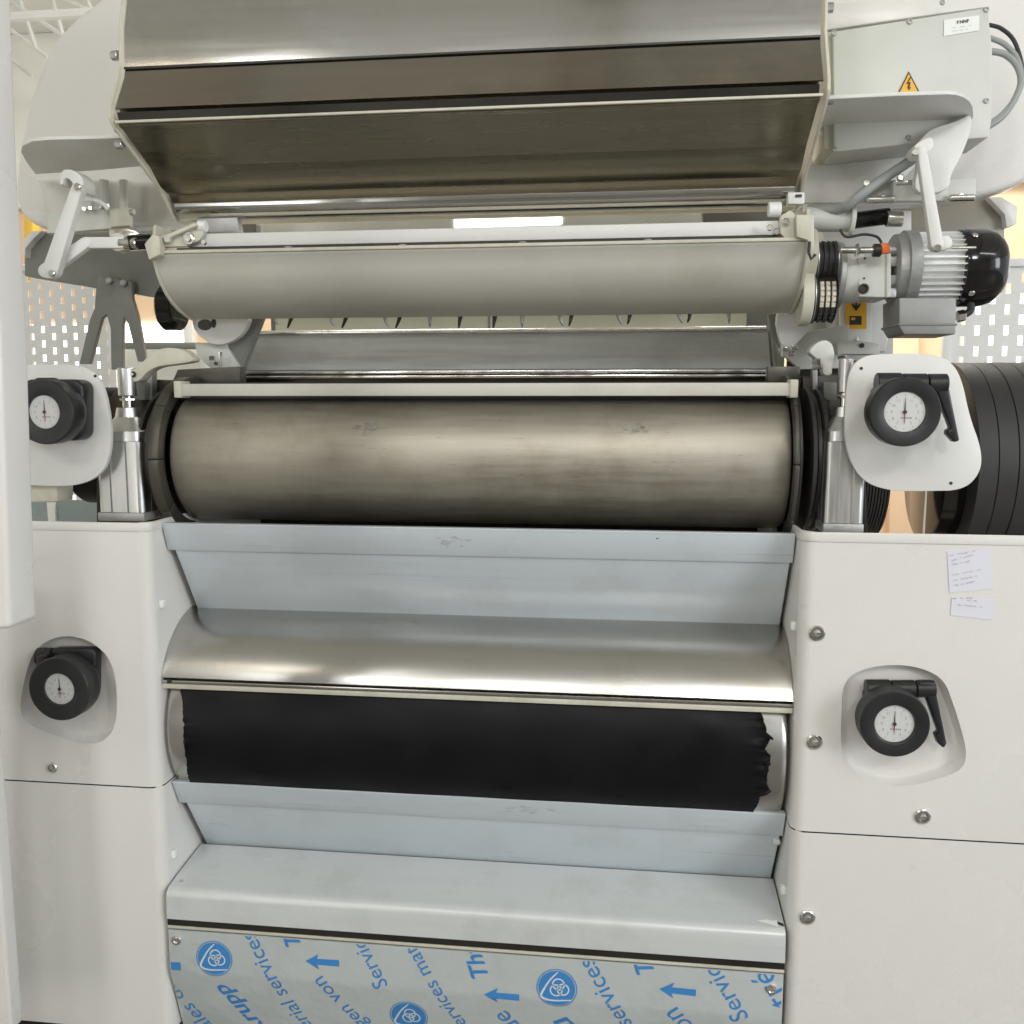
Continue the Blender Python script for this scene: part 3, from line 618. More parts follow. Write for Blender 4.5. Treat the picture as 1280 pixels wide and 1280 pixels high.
# ================================================================ PNEUMATIC CYLINDERS
def pneu(x0, x1, ytop, yshould, ybot, Y, rodx, rod0, label):
    c0 = at((x0+x1)/2, ybot, Y); w = (at(x1, ybot, Y)-at(x0, ybot, Y)).length/2
    zb = at(x0, ybot, Y).z; zs = at(x0, yshould, Y).z; zt = at(x0, ytop, Y).z; cx = c0.x
    t = thing('pneumatic_cylinder', label, 'cylinder', (cx, Y+w, zb), 'aluminium cylinders beside the upper roller')
    # body: square extrusion with round corners and grooves
    sec = []; n = 9
    for qx, qy, a0 in ((1, -1, -90), (1, 1, 0), (-1, 1, 90), (-1, -1, 180)):
        for k in range(n):
            a = math.radians(a0+90*k/(n-1)); sec.append((cx+qx*w*.72+w*.28*math.cos(a), Y+w+qy*w*.72+w*.28*math.sin(a)))
        # groove on the following side
        gx, gy = {(1, -1): (1, 0), (1, 1): (0, 1), (-1, 1): (-1, 0), (-1, -1): (0, -1)}[(qx, qy)]
        tx, ty = -gy, gx
        for u, d in ((-.42, 0), (-.42, .1), (-.30, .1), (-.30, 0), (.30, 0), (.30, .1), (.42, .1), (.42, 0)): sec.append((cx+gx*w*(1-d)+tx*w*u, Y+w+gy*w*(1-d)+ty*w*u))
    MB().prism([(x, y, zb+.016) for x, y in sec], (0, 0, zs-zb-.016)).build('barrel', 'alu', t)
    MB().box(cx-w*1.02, cx+w*1.02, Y-w*.02, Y+2.02*w, zb, zb+.0155).build('end_cap', 'cast', t, .002)
    # tapered head: square -> small round
    P = []
    rings = [(zs+.0006, w*1.0, .3), (zs+(zt-zs)*.30, w*.98, .35), (zs+(zt-zs)*.72, w*.52, .8), (zt, w*.46, 1.)]
    n = 40
    for z, r, rd in rings:
        for k in range(n):
            a = 2*math.pi*(k+.5)/n; ca, sa = math.cos(a), math.sin(a); m_ = max(abs(ca), abs(sa)); sq = min(1/m_, 1.22)
            f_ = sq*(1-rd)+rd; P.append((cx+r*f_*ca, Y+w+r*f_*sa, z))
    mb = MB(); mb.add(P, [(i*n+k, i*n+(k+1) % n, (i+1)*n+(k+1) % n, (i+1)*n+k) for i in range(3) for k in range(n)]+[tuple(range(n-1, -1, -1)), tuple(range(3*n, 4*n))]); mb.build('head', 'alu', t, smooth=22)
    zr = at(rodx, rod0, Y+w).z
    MB().cyl((cx, Y+w, zt), (cx, Y+w, zt+(zr-zt)*.30), w*.22, 24).build('piston_rod', 'chrome', t)
    MB().cyl((cx, Y+w, zt+(zr-zt)*.18), (cx, Y+w, zt+(zr-zt)*.24), w*.34, 6).build('lock_nut', 'chrome', t)
    MB().cyl((cx, Y+w, zt+(zr-zt)*.30), (cx, Y+w, zr), w*.37, 32).build('rod_head', 'alu', t)
    return t
pneu(123, 180, 510, 552, 651, .06, 146, 460, 'aluminium pneumatic cylinder between the left dial plate and the upper roller')
pneu(1029, 1079, 509, 552, 666, .05, 1057, 448, 'aluminium pneumatic cylinder between the upper roller and the right dial plate')
# arms that link rods to the roller guard
ar = thing('lever_arm', 'cream curved lever arm on the cylinder left of the upper roller', 'lever arm', at(170, 475, .12), 'lever arms above the cylinders')
MB().poly(cpx([(156, 462), (168, 462), (180, 450), (192, 438), (208, 434), (228, 436), (240, 446), (243, 452), (215, 456), (196, 458), (182, 466), (174, 477), (160, 478)], 2), .10, .03).build('arm', 'cream', ar, .003)
c = at(167, 468, .10); MB().cyl(c, c+Vector((0, -.004, 0)), .0055, 20).build('pivot_bolt', 'dark', ar); MB().cyl(c, c+Vector((0, -.006, 0)), .003, 6).build('bolt_head', 'chrome', ar)
ar = thing('lever_arm', 'grey lever arm on the cylinder right of the upper roller', 'lever arm', at(1033, 470, .12), 'lever arms above the cylinders')
MB().poly(cpx([(1010, 440), (1020, 428), (1032, 424), (1042, 430), (1044, 450), (1040, 460), (1041, 469), (1029, 470), (1028, 456), (1018, 446)], 2), .12, .03).build('arm', 'grey', ar, .003)
for x, y in ((1015, 452), (1016, 459), (1046, 446)): c = at(x, y, .11); MB().cyl(c, c+Vector((.014, 0, .001)), .0045, 6).build('bolt', 'chrome', ar)
for nm, pts, Y, m in (('bearing_housing', [(155, 478), (200, 474), (206, 500), (214, 640), (214, 656), (120, 656), (120, 600)], .20, 'dark'), ('bearing_housing', [(1003, 470), (1060, 466), (1080, 510), (1085, 667), (1003, 667)], .22, 'dark')):
    side = 'left' if pts[0][0] < 500 else 'right'
    t = thing(nm, 'dark bearing housing behind the %s pneumatic cylinder' % side, 'bearing housing', at(pts[0][0], 650, Y), 'bearing housings of the upper roller')
    MB().poly(pts, Y, .16).build('block', m, t, .004)
    for q in range(5):
        x = (186+2*q, 470+q*36) if side == 'left' else (1013, 500+q*34)
        c = at(x[0], x[1], Y-.001); MB().cyl(c, c+Vector((0, -.006, 0)), .0045, 6).build('bolt', 'chrome' if q % 2 else 'dark', t)
    sx = (183, 190) if side == 'left' else (1016, 1022)
    MB().poly([(sx[0], 462), (sx[1], 462), (sx[1], 500), (sx[0], 500)], Y-.03, .02).build('guide_strip', 'cast', t, .001)
    sx = (158, 181) if side == 'left' else (1030, 1046)
    MB().poly([(sx[0], 478), (sx[1], 478), (sx[1], 500), (sx[0], 500)], Y-.045, .03).build('spacer_block', 'dgrey', t, .001)
# circular collars right of the upper roller
t = thing('shaft_collar', 'black ribbed collar between the upper roller and the right cylinder', 'collar', (XR+.03, .2, -.23))
for q, (dx, r_) in enumerate(((.026, .128), (.036, .118), (.046, .125), (.056, .112))):
    MB().lathe((XR+dx-.002, RU[0], RU[1]), (1, 0, 0), [(0, r_-.002), (.001, r_), (.007, r_), (.008, r_-.002)], 64).build('collar_ring', 'dark' if q % 2 else 'rubber', t)
t = thing('shaft_collar', 'black collar between the upper roller and the left cylinder', 'collar', (XL-.04, .2, -.23))
for q, (dx, r_) in enumerate(((.036, .118), (.046, .125), (.056, .112))):
    MB().lathe((XL-dx-.006, RU[0], RU[1]), (1, 0, 0), [(0, r_-.002), (.001, r_), (.007, r_), (.008, r_-.002)], 64).build('collar_ring', 'dark' if q % 2 else 'rubber', t)

# ================================================================ SCRAPER BAR, BEAM BETWEEN
c = atX(234, 487, XL+.03)
t = thing('cover_bar', 'pale grey flat bar with end blocks lying along the top of the upper roller', 'bar', (XM, .09, -.01))
zb1 = at(600, 495, .085).z; zb0 = at(600, 479, .085).z
MB().box(XL+.03, XR-.012, .085, .115, zb1, zb0).build('flat_bar', 'guard', t, .002)
for x0, x1 in ((XL+.018, XL+.032), (XR-.014, XR-.001)): MB().box(x0, x1, .080, .118, zb1-.003, zb0+.005).build('end_block', 'cream', t, .002)
MB().box(XL, XR, .125, .20, zb1-.004, zb0+.003).build('backing_strip', 'dark', t)
MB().poly([(222, 462), (300, 458), (300, 484), (232, 486), (205, 500)], .215, .03).build('end_shield', 'flange', t, .001)
MB().poly([(960, 458), (1000, 458), (1000, 484), (960, 484)], .215, .03).build('end_shield', 'flange', t, .001)
t = thing('crossbeam', 'dark zinc grey sloping crossbeam between the roller and the grey guard', 'crossbeam', (XM, .3, 0))
za = atX(300, 418, XL).z; ya = atX(300, 418, XL).y; zc = atX(286, 470, XL).z; yc = atX(286, 470, XL).y
MB().sheet([(ya+.02, za+.001), (ya, za), (ya-.012, za-.012), (yc+.004, zc+.012)], XL+.012, XR-.004, .004).build('sloping_plate', 'beam', t)
MB().box(XL+.0, XR+.0, yc-.006, yc+.012, zc+.003, zc+.0095).build('edge_strip', 'chrome', t, .001)
MB().box(XL-.004, XR, yc-.012, yc+.012, zc-.006, zc).build('edge_strip', 'chrome', t, .001)
MB().cyl((XL+.014, ya, za+.002), (XR-.006, ya, za+.002), .0055, 16).build('round_edge', 'chrome', t)
for x in (XL+.005, XR): MB().prism([(x, yc-.01, zc), (x, ya-.005, za+.01), (x, ya+.03, za+.03), (x, ya+.05, zc)], (.006, 0, 0)).build('end_gusset', 'dgrey', t, .001)
MB().box(XL+.002, XR-.002, yc+.013, yc+.05, zc-.03, zc+.02).build('backing', 'dark', t)
# pale panel behind
t = thing('slot_backdrop', 'dim greenish panel seen in the slot under the grey guard', 'panel', (XM, .5, 0))
MB().box(XL-.0, XR+.06, .60, .61, -.1, .24).build('rear_wall', 'dgrey', t)
MB().box(XL+.03, XR-.03, .55, .56, -.02, .22).build('sheet', mat('olive_grey_rear_sheet', (.66, .67, .52), .5, var=.08, scale=4), t)
for x in (611,): MB().poly([(x-1.3, 385), (x+1.3, 385), (x+1.3, 418), (x-1.3, 418)], .50, .01).build('seam_rod', 'dgrey', t)

# ================================================================ GREY CURVED GUARD WITH CLAWS
t = thing('curved_guard', 'warm grey curved guard above the rollers with claws along its lower edge', 'curved guard', (XM, .12, .14))
G = [(.0665, .2505), (.069, .247), (.074, .243), (.083, .224), (.096, .206), (.113, .190), (.134, .176), (.160, .164), (.190, .156), (.215, .152)]
MB().sheet(G, XL-.0, XR-.0, .003).build('curved_sheet', 'guard', t)
for x0, x1 in ((XL-.006, XL-.0005), (XR+.0005, XR+.007)):
    ring = [(y-.004, z-.003) for y, z in G]+[(.235, .155), (.30, .20), (.28, .30), (.08, .305)]
    MB().prof(ring, x0, x1).build('end_plate', 'cream', t, .002)
claws = [(342, 393, -1), (366, 397, 1), (413, 395, -1), (434, 397, 1), (481, 396, -1), (501, 397, 1), (538, 396, 0), (576, 397, .4), (619, 397, .4), (653, 396, 0), (699, 395, -1), (715, 394, .6), (772, 393, -1), (788, 392, .6), (847, 391, -1), (863, 390, .6), (911, 391, 0)]
for x, y, s_ in claws:
    o_ = at(x, y-6, .235); e = at(x-s_*6, y+13, .235)
    MB().tube([o_, o_.lerp(e, .4)+Vector((.002*s_, -.004, 0)), o_.lerp(e, .75)+Vector((.002*s_, -.006, 0)), e+Vector((0, -.002, 0))], lambda q: .0052*(1-.7*q), 8).build('claw', 'dark' if s_ > 0 else 'cast', t)
MB().lathe((XL+.03, .26, .19), (1, 0, 0), [(0, .022), (XR-XL-.06, .022)], 24).build('claw_shaft', 'dark', t)
# bar on top of the guard
t = thing('top_rail', 'pale flat rail with brackets fixed on top of the curved guard', 'rail', (XM, .07, .29))
MB().box(XL+.055, XR-.02, .082, .112, .265, .288).build('flat_rail', 'white2', t, .002)
MB().box(XL+.04, XR-.012, .072, .12, .259, .2625).build('base_strip', 'dark', t)
MB().box(XL+.005, XR-.004, .064, .12, .2525, .258).build('lower_strip', 'cream', t, .001)
for x, y in ((360, 313), (503, 308), (653, 304), (810, 299)): c = at(x, y-.5, .068); MB().lathe((c.x, .071, .2585), (0, 0, 1), [(0, .007), (.0018, .0065), (.0024, .003)], 20).build('screw', 'cast', t)
br = thing('hinge_bracket', 'cream hinge bracket with bolt at the left end of the top rail', 'bracket', at(220, 310, .07), 'hinge brackets of the top rail')
MB().poly([(196, 309), (193, 296), (203, 294), (236, 284), (248, 276), (256, 279), (254, 292), (250, 300), (233, 308)], .07, .012).build('plate', 'cream', br, .002)
MB().poly([(204, 296), (205, 303), (211, 303), (212, 297), (246, 282), (243, 278), (210, 292)], .058, .012).build('diagonal_arm', 'cream', br, .002)
c = at(258, 283, .075); MB().cyl(c, at(248, 283, .075)+Vector((0, 0, 0)), .010, 20).build('roller_pin', 'label', br)
c = at(236, 298, .068); MB().cyl(c, c+Vector((0, -.006, 0)), .0075, 6).build('bolt_head', 'chrome', br); MB().cyl(c+Vector((0, .001, 0)), c+Vector((0, -.002, 0)), .011, 20).build('washer', 'chrome', br)
c = at(256, 303, .068); MB().cyl(c, c+Vector((0, -.006, 0)), .005, 6).build('bolt_head', 'chrome', br)
MB().poly([(180, 305), (190, 293), (199, 295), (200, 318), (186, 325)], .05, .02).build('stop_block', 'cream', br, .002)
MB().poly([(244, 268), (296, 270), (300, 292), (250, 290)], .15, .02).build('rear_bracket', 'cast', br, .002)
br = thing('hinge_bracket', 'cream hinge bracket with bolts at the right end of the top rail', 'bracket', at(985, 300, .07), 'hinge brackets of the top rail')
MB().poly([(975, 292), (975, 270), (988, 262), (998, 272), (1004, 292), (1002, 300), (982, 298)], .07, .012).build('plate', 'cream', br, .002)
MB().poly([(995, 268), (1018, 268), (1018, 308), (1012, 320), (1010, 300), (996, 296)], .055, .012).build('hook_plate', 'cream', br, .002)
c = at(960, 262, .08); MB().cyl(c, at(976, 262, .08), .012, 20).build('roller_pin', 'label', br)
for x, y in ((962, 285), (982, 277), (970, 290)): c = at(x, y, .066); MB().cyl(c, c+Vector((0, -.006, 0)), .0055, 6).build('bolt_head', 'chrome', br)
MB().tube([at(1012, 302, .05), at(1011, 316, .05), at(1014, 324, .05), at(1019, 318, .05)], .0025, 8).build('black_clip', 'ink', br)
# end bracket discs under the guard
for pts, Y, lab, sd in (([(240, 396), (312, 392), (308, 410), (295, 425), (272, 433), (252, 424), (241, 410)], .27, 'pale rounded bracket plate under the left end of the curved guard', 0),
                    ([(968, 388), (1008, 345), (1020, 350), (1022, 395), (1010, 415), (985, 440), (975, 430)], .26, 'pale rounded bracket plate under the right end of the curved guard', 1)):
    t = thing('end_bracket', lab, 'bracket', at(pts[0][0], 435, Y), 'bracket plates under the curved guard')
    MB().poly(cpx(pts, 2), Y, .02).build('plate', 'white2', t, .002)
    if not sd:
        for x, y, w, h in ((256, 406, 9, 7), (230+37, 404, 3, 6)):
            MB().poly([(x+w*math.cos(a), y+h*math.sin(a)) for a in [2*math.pi*k/16 for k in range(16)]], Y-.001, .0015).build('slot_hole', 'dark', t)
        MB().poly([(306, 392), (330, 392), (300, 470), (272, 470), (285, 425)], Y+.03, .02).build('stay', 'dgrey', t, .002)
        MB().lathe(at(205, 385, .24), (1, 0, 0), [(0, .04), (.004, .044), (.03, .044), (.033, .04)], 40).build('black_pulley', 'gloss', t)
        MB().poly([(243, 428), (280, 428), (300, 460), (262, 460), (246, 445)], Y+.02, .015).build('lower_plate', 'grey', t, .002)
        c = at(262, 448, Y); MB().cyl(c, c+Vector((.012, 0, 0)), .005, 6).build('bolt', 'chrome', t); c = at(268, 455, Y); MB().cyl(c, c+Vector((.008, 0, 0)), .004, 6).build('bolt', 'chrome', t)
        MB().poly([(273, 440), (275, 440), (275, 459), (273, 459)], Y-.01, .01).build('tab', 'chrome', t)
    else:
        MB().poly([(960, 392), (975, 392), (980, 440), (966, 420)], Y+.03, .02).build('stay', 'dgrey', t, .002)
        MB().poly([(975, 420), (1062, 405), (1062, 460), (1000, 462), (975, 440)], Y+.05, .02).build('lower_plate', 'grey', t, .003)
        MB().poly([(976, 430), (979, 430), (979, 446), (976, 446)], Y-.01, .01).build('tab', 'chrome', t)
        for x, y in ((982, 436), (986, 442), (990, 434)): c = at(x, y, Y-.01); MB().cyl(c, c+Vector((.010, 0, 0)), .0045, 6).build('bolt', 'chrome', t)

# strip seen between chute and guard
t = thing('rear_cross_panel', 'pale rear cross panel with a self-glowing label seen below the steel chute', 'panel', at(620, 290, .6))
MB().poly([(313, 252), (880, 236), (880, 292), (313, 300)], .6, .02).build('sheet', 'label', t, .002)
MB().poly([(568, 262), (702, 257), (702, 280), (568, 285)], .597, .002).build('glowing_label_plate', 'win', t)  # plate given a glow to look bright, though it is no lamp
for x in (678, 683, 687, 692): MB().poly([(x, 264), (x+1.6, 264), (x+1.4, 269), (x-.2, 269)], .5955, .001).build('printed_mark', 'ink', t)
MB().poly([(225, 258), (300, 256), (320, 280), (320, 300), (225, 300)], .5, .03).build('dark_gusset', 'dgrey', t, .002)
MB().poly([(875, 240), (985, 238), (985, 285), (880, 285)], .5, .03).build('dark_gusset', 'dgrey', t, .002)
MB().poly([(296, 250), (325, 250), (330, 276), (320, 274)], .48, .02).build('rail_end', 'cream', t, .002)
c = at(292, 283, .45)

# ================================================================ STEEL CHUTE (hopper)
t = thing('steel_chute', 'large folded stainless steel chute over the whole machine width', 'chute', (XM, .1, .34))
X0, X1 = XL+.004, XR-.004
def P(x, y, X=XL): p = atX(x, y, X); return (p.y, p.z)
zt = .72
MB().sheet([(.02, zt+.03), (.012, .66), (-.004, .60), (-.009, .538)], X0, X1, .003).build('upper_sheet', 'steel', t)
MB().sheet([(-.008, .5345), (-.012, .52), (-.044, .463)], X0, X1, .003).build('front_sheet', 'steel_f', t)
MB().box(X0, X1, -.0115, -.0065, .5345, .5375).build('sheet_joint', 'dark', t)
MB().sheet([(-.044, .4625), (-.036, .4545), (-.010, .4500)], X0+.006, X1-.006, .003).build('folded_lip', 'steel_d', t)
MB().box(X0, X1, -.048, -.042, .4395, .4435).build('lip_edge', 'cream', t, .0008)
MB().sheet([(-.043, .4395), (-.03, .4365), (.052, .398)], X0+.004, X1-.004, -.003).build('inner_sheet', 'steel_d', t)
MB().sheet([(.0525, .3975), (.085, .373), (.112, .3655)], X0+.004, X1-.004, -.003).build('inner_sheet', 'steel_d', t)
MB().sheet([(-.05, .455), (-.046, .443)], X0+.006, X1-.006, .002).build('lip_return', 'dark', t)
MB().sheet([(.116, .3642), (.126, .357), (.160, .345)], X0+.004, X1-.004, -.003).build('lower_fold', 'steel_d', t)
MB().lathe((X0+.003, .158, .351), (1, 0, 0), [(0, .024), (.002, .0255), (X1-X0-.008, .0255), (X1-X0-.006, .024)], 48).build('rounded_bottom', 'steel', t)
MB().box(X0, X1, .160, .195, .3235, .3272).build('bottom_strip', 'cream', t, .0006)
side = [(.03, zt+.03), (.008, .66), (-.009, .60), (-.0135, .54), (-.050, .466), (-.053, .446), (-.046, .4365), (.02, .4045), (.100, .366), (.150, .325), (.21, .325), (.21, zt+.03)]
for x0, x1, sg in ((XL-.004, XL-.0, -1), (XR+.0, XR+.005, 1)): MB().prof(side, x0, x1).build('side_plate', 'cream', t, .0015)
for X, pts in ((XL-.009, ((143, 65), (134, 150), (138, 172))), (XR+.009, ((1030, 10), (1030, 125)))):
    for x, y in pts:
        c = atX(x, y, X); sg = -1 if X < 0 else 1; c.y = max(c.y, .0)
        MB().cyl(c, c+Vector((sg*.014, 0, 0)), .0075, 6).build('bolt', 'cast', t); MB().cyl(c+Vector((sg*.001, 0, 0)), c+Vector((sg*.003, 0, 0)), .009, 16).build('washer', 'chrome', t)

# ================================================================ UPPER SIDE HOUSINGS
t = thing('side_housing', 'white rounded side housing with bracket shelf left of the steel chute', 'side housing', at(100, 285, .3), 'white side housings of the chute')
MB().poly(cpx([(160, -60), (130, -5), (95, 20), (62, 55), (45, 100), (30, 150), (18, 215), (20, 265), (52, 288), (120, 292), (160, 292), (260, 292), (260, -60)], 2), .30, .06).build('housing_plate', 'white', t, .012, seg=4)
# horizontal shelf seen from below
def horiz(px, z, name, parent, m, th=.006):
    out = []
    for x, y in px:
        r = ray(x, y); out.append(C0+r*((z-C0.z)/r.z))
    MB().prism(out, (0, 0, th)).build(name, m, parent, .0012)
    return out
zs = at(100, 175, .0).z
L_ = [(136, 172), (60, 175), (36, 177), (26, 184), (27, 192), (50, 222), (80, 222), (135, 214), (230, 204), (230, 172)]
horiz([(230, 171), (60, 175), (40, 177), (28, 183), (26, 190), (33, 203), (44, 218), (120, 213), (232, 203)], zs, 'shelf', t, 'white2')
MB().poly([(45, 222), (120, 214), (182, 203), (232, 272), (232, 284), (80, 290), (60, 268)], .24, .012).build('back_web', 'white', t, .002)
c_ = [at(232, 255, .1), at(232, 284, .1)]
MB().poly([(78, 262), (130, 262), (130, 284), (232, 283), (232, 288), (78, 291)], .235, .008).build('lower_flange', 'white2', t, .001)

t = thing('side_housing', 'white rounded side housing behind the control box right of the steel chute', 'side housing', at(1160, 270, .3), 'white side housings of the chute')
MB().poly(cpx([(1000, -60), (1240, -60), (1300, -20), (1330, 80), (1320, 180), (1290, 225), (1240, 243), (1170, 255), (1090, 258), (1060, 263), (1000, 263)], 2), .30, .06).build('housing_plate', 'white', t, .012, seg=4)
zs = at(1110, 121, .0).z
horiz([(1018, 125), (1120, 120), (1185, 118), (1196, 119), (1205, 122), (1212, 127), (1216, 134), (1217, 145), (1214, 158), (1208, 168), (1190, 172), (1160, 164), (1140, 169), (1010, 162)], zs, 'shelf', t, 'white2')
MB().poly(cpx([(1214, 140), (1216, 160), (1200, 200), (1190, 215), (1186, 240), (1140, 244), (1150, 200), (1148, 178), (1156, 168), (1165, 160), (1200, 150)], 2), .105, .02).build('shelf_web', 'white2', t, .003)
MB().poly([(1000, 210), (1140, 180), (1150, 200), (1120, 235), (1090, 253), (996, 254), (988, 238)], .22, .012).build('back_web', 'white', t, .002)
MB().poly([(985, 240), (1006, 240), (1006, 255), (985, 255)], .1, .02).build('hinge_block', 'white2', t, .002)
c = at(998, 245, .1); MB().box(c.x-.005, c.x+.005, c.y-.003, c.y, c.z-.002, c.z+.002).build('pin', 'ink', t)

# control box
t = thing('control_box', 'grey green control box with warning triangle right of the chute', 'control box', at(1140, 190, .12))
MB().poly([(1041, 39), (1235, 9), (1241, 60), (1240, 150), (1236, 172), (1157, 178), (1043, 190)], .13, .10).build('box_lid', 'grey', t, .003)
MB().poly([(1027, 42), (1040, 39), (1042, 190), (1030, 186)], .14, .10).build('box_flange', 'cream', t, .002)
MB().poly([(1027, 4), (1200, -4), (1232, 4), (1238, 8), (1030, 38)], .15, .1).build('box_top', 'white', t, .003)
for x, y in ((1042.5, 41.5), (1137, 27), (1233, 12), (1136, 172), (1043.5, 187), (1233, 126), (1178, 3)): screwhead(at(x, y, .1295), .0045, 'cast', t)
lb = MB().poly([(1180, 25), (1224, 19), (1224, 38), (1180, 45)], .1285, .001).build('type_label', 'label', t)
me = text_mesh('FINAT'); 
def text_on(s, x, y, Y, hpx, m, parent, ang=0, bold=0, name='lettering'):
    me = text_mesh(s, bold); c = at(x, y, Y); sc = (at(x, y+hpx, Y)-c).length/.7
    m2 = MB(); ca, sa = math.cos(ang), math.sin(ang)
    m2.add([c+Vector(((v.co.x*ca-v.co.y*sa)*sc, 0, (v.co.x*sa+v.co.y*ca)*sc)) for v in me.vertices], [tuple(p.vertices) for p in me.polygons]); return m2.build(name, m, parent)
mb = MB(); 
text_on('F\u2009NNF', 1196, 30, .1278, 4, 'ink', lb, .1, .03)
mb = MB(); strokes(mb, 1190, 35, 1216, 31, .1278, .8, 10, .0005); strokes(mb, 1190, 39, 1212, 36, .1278, .8, 10, .0005); mb.build('small_print', 'faint', lb)
w = MB().poly([(1136, 89), (1150, 116), (1122, 117)], .1285, .001).build('warning_triangle', 'ink', t)
MB().poly([(1136, 92), (1147.5, 114.8), (1124.5, 115.6)], .1275, .001).build('yellow_field', 'yellow', w)
MB().poly([(1137.5, 96), (1133, 104.5), (1136, 104.5), (1134.5, 109), (1136.8, 112.5), (1139, 108.5), (1136.8, 108.8), (1138.6, 102.6), (1135.6, 102.8), (1138.8, 97)], .1265, .001).build('lightning_bolt', 'ink', w)
# cables
def bez(px, Y, n=24):
    P = [at(x, y, q) for (x, y), q in zip(px, Y)]; out = []
    for i in range(len(P)-1):
        p0, p1, p2, p3 = P[max(i-1, 0)], P[i], P[i+1], P[min(i+2, len(P)-1)]
        for k in range(n//2):
            u = k/(n//2); out.append(.5*((2*p1)+(p2-p0)*u+(2*p0-5*p1+4*p2-p3)*u*u+(3*p1-p0-3*p2+p3)*u**3))
    return out+[P[-1]]
for px, r_, m, lab in (([(1236, 31), (1252, 36), (1268, 52), (1278, 85), (1276, 110), (1258, 140), (1214, 166)], .0032, 'ink', 'thin dark cable, outermost of three looping beside the control box'),
                   ([(1236, 47), (1255, 55), (1271, 72), (1277, 95), (1270, 120), (1250, 145), (1214, 168)], .0042, 'cable', 'grey cable, middle one of three looping beside the control box'),
                   ([(1236, 64), (1256, 68), (1271, 82), (1276, 103), (1266, 128), (1248, 150), (1212, 171)], .0052, 'cable', 'thick grey cable, lowest of three looping beside the control box')):
    tag(MB().tube(bez(px, [.15]*7), r_, 10).build('cable', m), lab, 'cable', 'cables beside the control box')
tag(MB().tube(bez([(1146, 196), (1120, 213), (1080, 240), (1060, 256), (1045, 262), (1010, 262)], [.17, .16, .15, .16, .18, .2]), .0085, 12).build('cable_conduit', 'cable'), 'thick grey corrugated conduit running diagonally under the control box', 'conduit')

# ================================================================ LINK ARMS, CLAMPS
def bar2(px0, px1, w, Y, th, m, parent, name, w2=None):
    a = Vector(px0); b = Vector(px1); d = (b-a).normalized(); n_ = Vector((-d.y, d.x)); w2 = w2 or w; pts = []
    for k in range(9): an = math.pi*k/8; pts.append(tuple(b+n_*w2*math.cos(an)+d*w2*math.sin(an)))
    for k in range(9): an = math.pi*k/8; pts.append(tuple(a-n_*w*math.cos(an)-d*w*math.sin(an)))
    return MB().poly(pts, Y, th).build(name, m, parent, .0015)
t = thing('link_arm', 'white link arm hanging from the bracket left of the curved guard', 'link arm', at(60, 345, .05), 'white link arms beside the machine')
bar2((95, 236), (62, 338), 7, .03, .016, 'white2', t, 'vertical_link', 10)
bar2((56, 338), (106, 303), 9, .05, .014, 'white2', t, 'lower_link', 7)
bar2((106, 303), (150, 303), 7, .052, .014, 'white2', t, 'horizontal_link', 7)
for x, y in ((98, 234), (66, 342)): c = at(x, y, .028); MB().cyl(c, c+Vector((0, -.006, 0)), .006, 20).build('pivot', 'chrome', t)
MB().poly(cpx([(73, 230), (76, 212), (90, 211), (104, 222), (104, 240), (95, 240), (88, 224), (80, 222), (78, 232)], 1), .05, .04).build('upper_fork', 'white2', t, .002)
MB().cyl(at(150, 304, .06), at(172, 304, .06), .010, 20).build('damper_rod', 'chrome', t); MB().cyl(at(160, 304, .06), at(190, 302, .08), .013, 20).build('damper_body', 'gloss', t)
MB().poly(cpx([(136, 292), (150, 290), (158, 300), (156, 312), (144, 315), (138, 308)], 2), .056, .02).build('rod_eye', 'cream', t, .002)
t = thing('clamp_rail', 'galvanised clamp rail with bolts left, under the shelf of the white housing', 'clamp rail', at(110, 290, .15), 'clamp rails under the side housings')
MB().poly([(60, 266), (162, 259), (161, 284), (58, 292)], .17, .015).build('rail', 'grey', t, .002)
MB().poly([(137, 262), (162, 260), (161, 282), (137, 284)], .155, .014).build('clamp_block', 'cream', t, .002)
for x, y in ((104, 264), (112, 263), (128, 262), (134, 260)): c = at(x, y, .158); MB().cyl(c, c+Vector((0, 0, .008)), .0055, 6).build('nut', 'chrome', t)
MB().cyl(at(162, 265, .16), at(168, 265, .16), .006, 12).build('end_nut', 'cast', t)
for i, x in enumerate((111, 130, 155)): MB().cyl(at(x, 225, .19), at(x, 262, .19), .0085, 20).build('hose_stub', 'white2', t)
MB().tube(bez([(100, 250), (118, 250), (130, 256), (135, 262)], [.15]*4), .004, 8).build('hose', 'label', t)
MB().poly([(136, 286), (160, 285), (176, 292), (158, 296), (136, 295)], .10, .02).build('wedge', 'chrome', t, .002)
t = thing('clamp_rail', 'galvanised clamp rail with bolts right, above the motor', 'clamp rail', at(1150, 255, .15), 'clamp rails under the side housings')
MB().poly([(1082, 226), (1220, 222), (1220, 248), (1080, 252)], .18, .012).build('rail', 'grey', t, .002)
MB().poly([(1117, 226), (1185, 225), (1185, 251), (1117, 251)], .155, .02).build('clamp_block', 'grey', t, .002)
MB().poly([(1120, 225), (1184, 224), (1184, 229), (1120, 230)], .15, .004).build('clamp_strip', 'chrome', t, .0006)
MB().cyl(at(1084, 250, .15), at(1118, 249, .15), .006, 16).build('rod', 'chrome', t); MB().cyl(at(1186, 248, .15), at(1218, 247, .15), .006, 16).build('rod', 'chrome', t)
for x, y in ((1125, 223), (1178, 222), (1103, 249), (1200, 247), (1082, 230)): c = at(x, y, .152); MB().cyl(c, c+Vector((0, -.006, .001)), .0062, 6).build('nut', 'chrome', t)
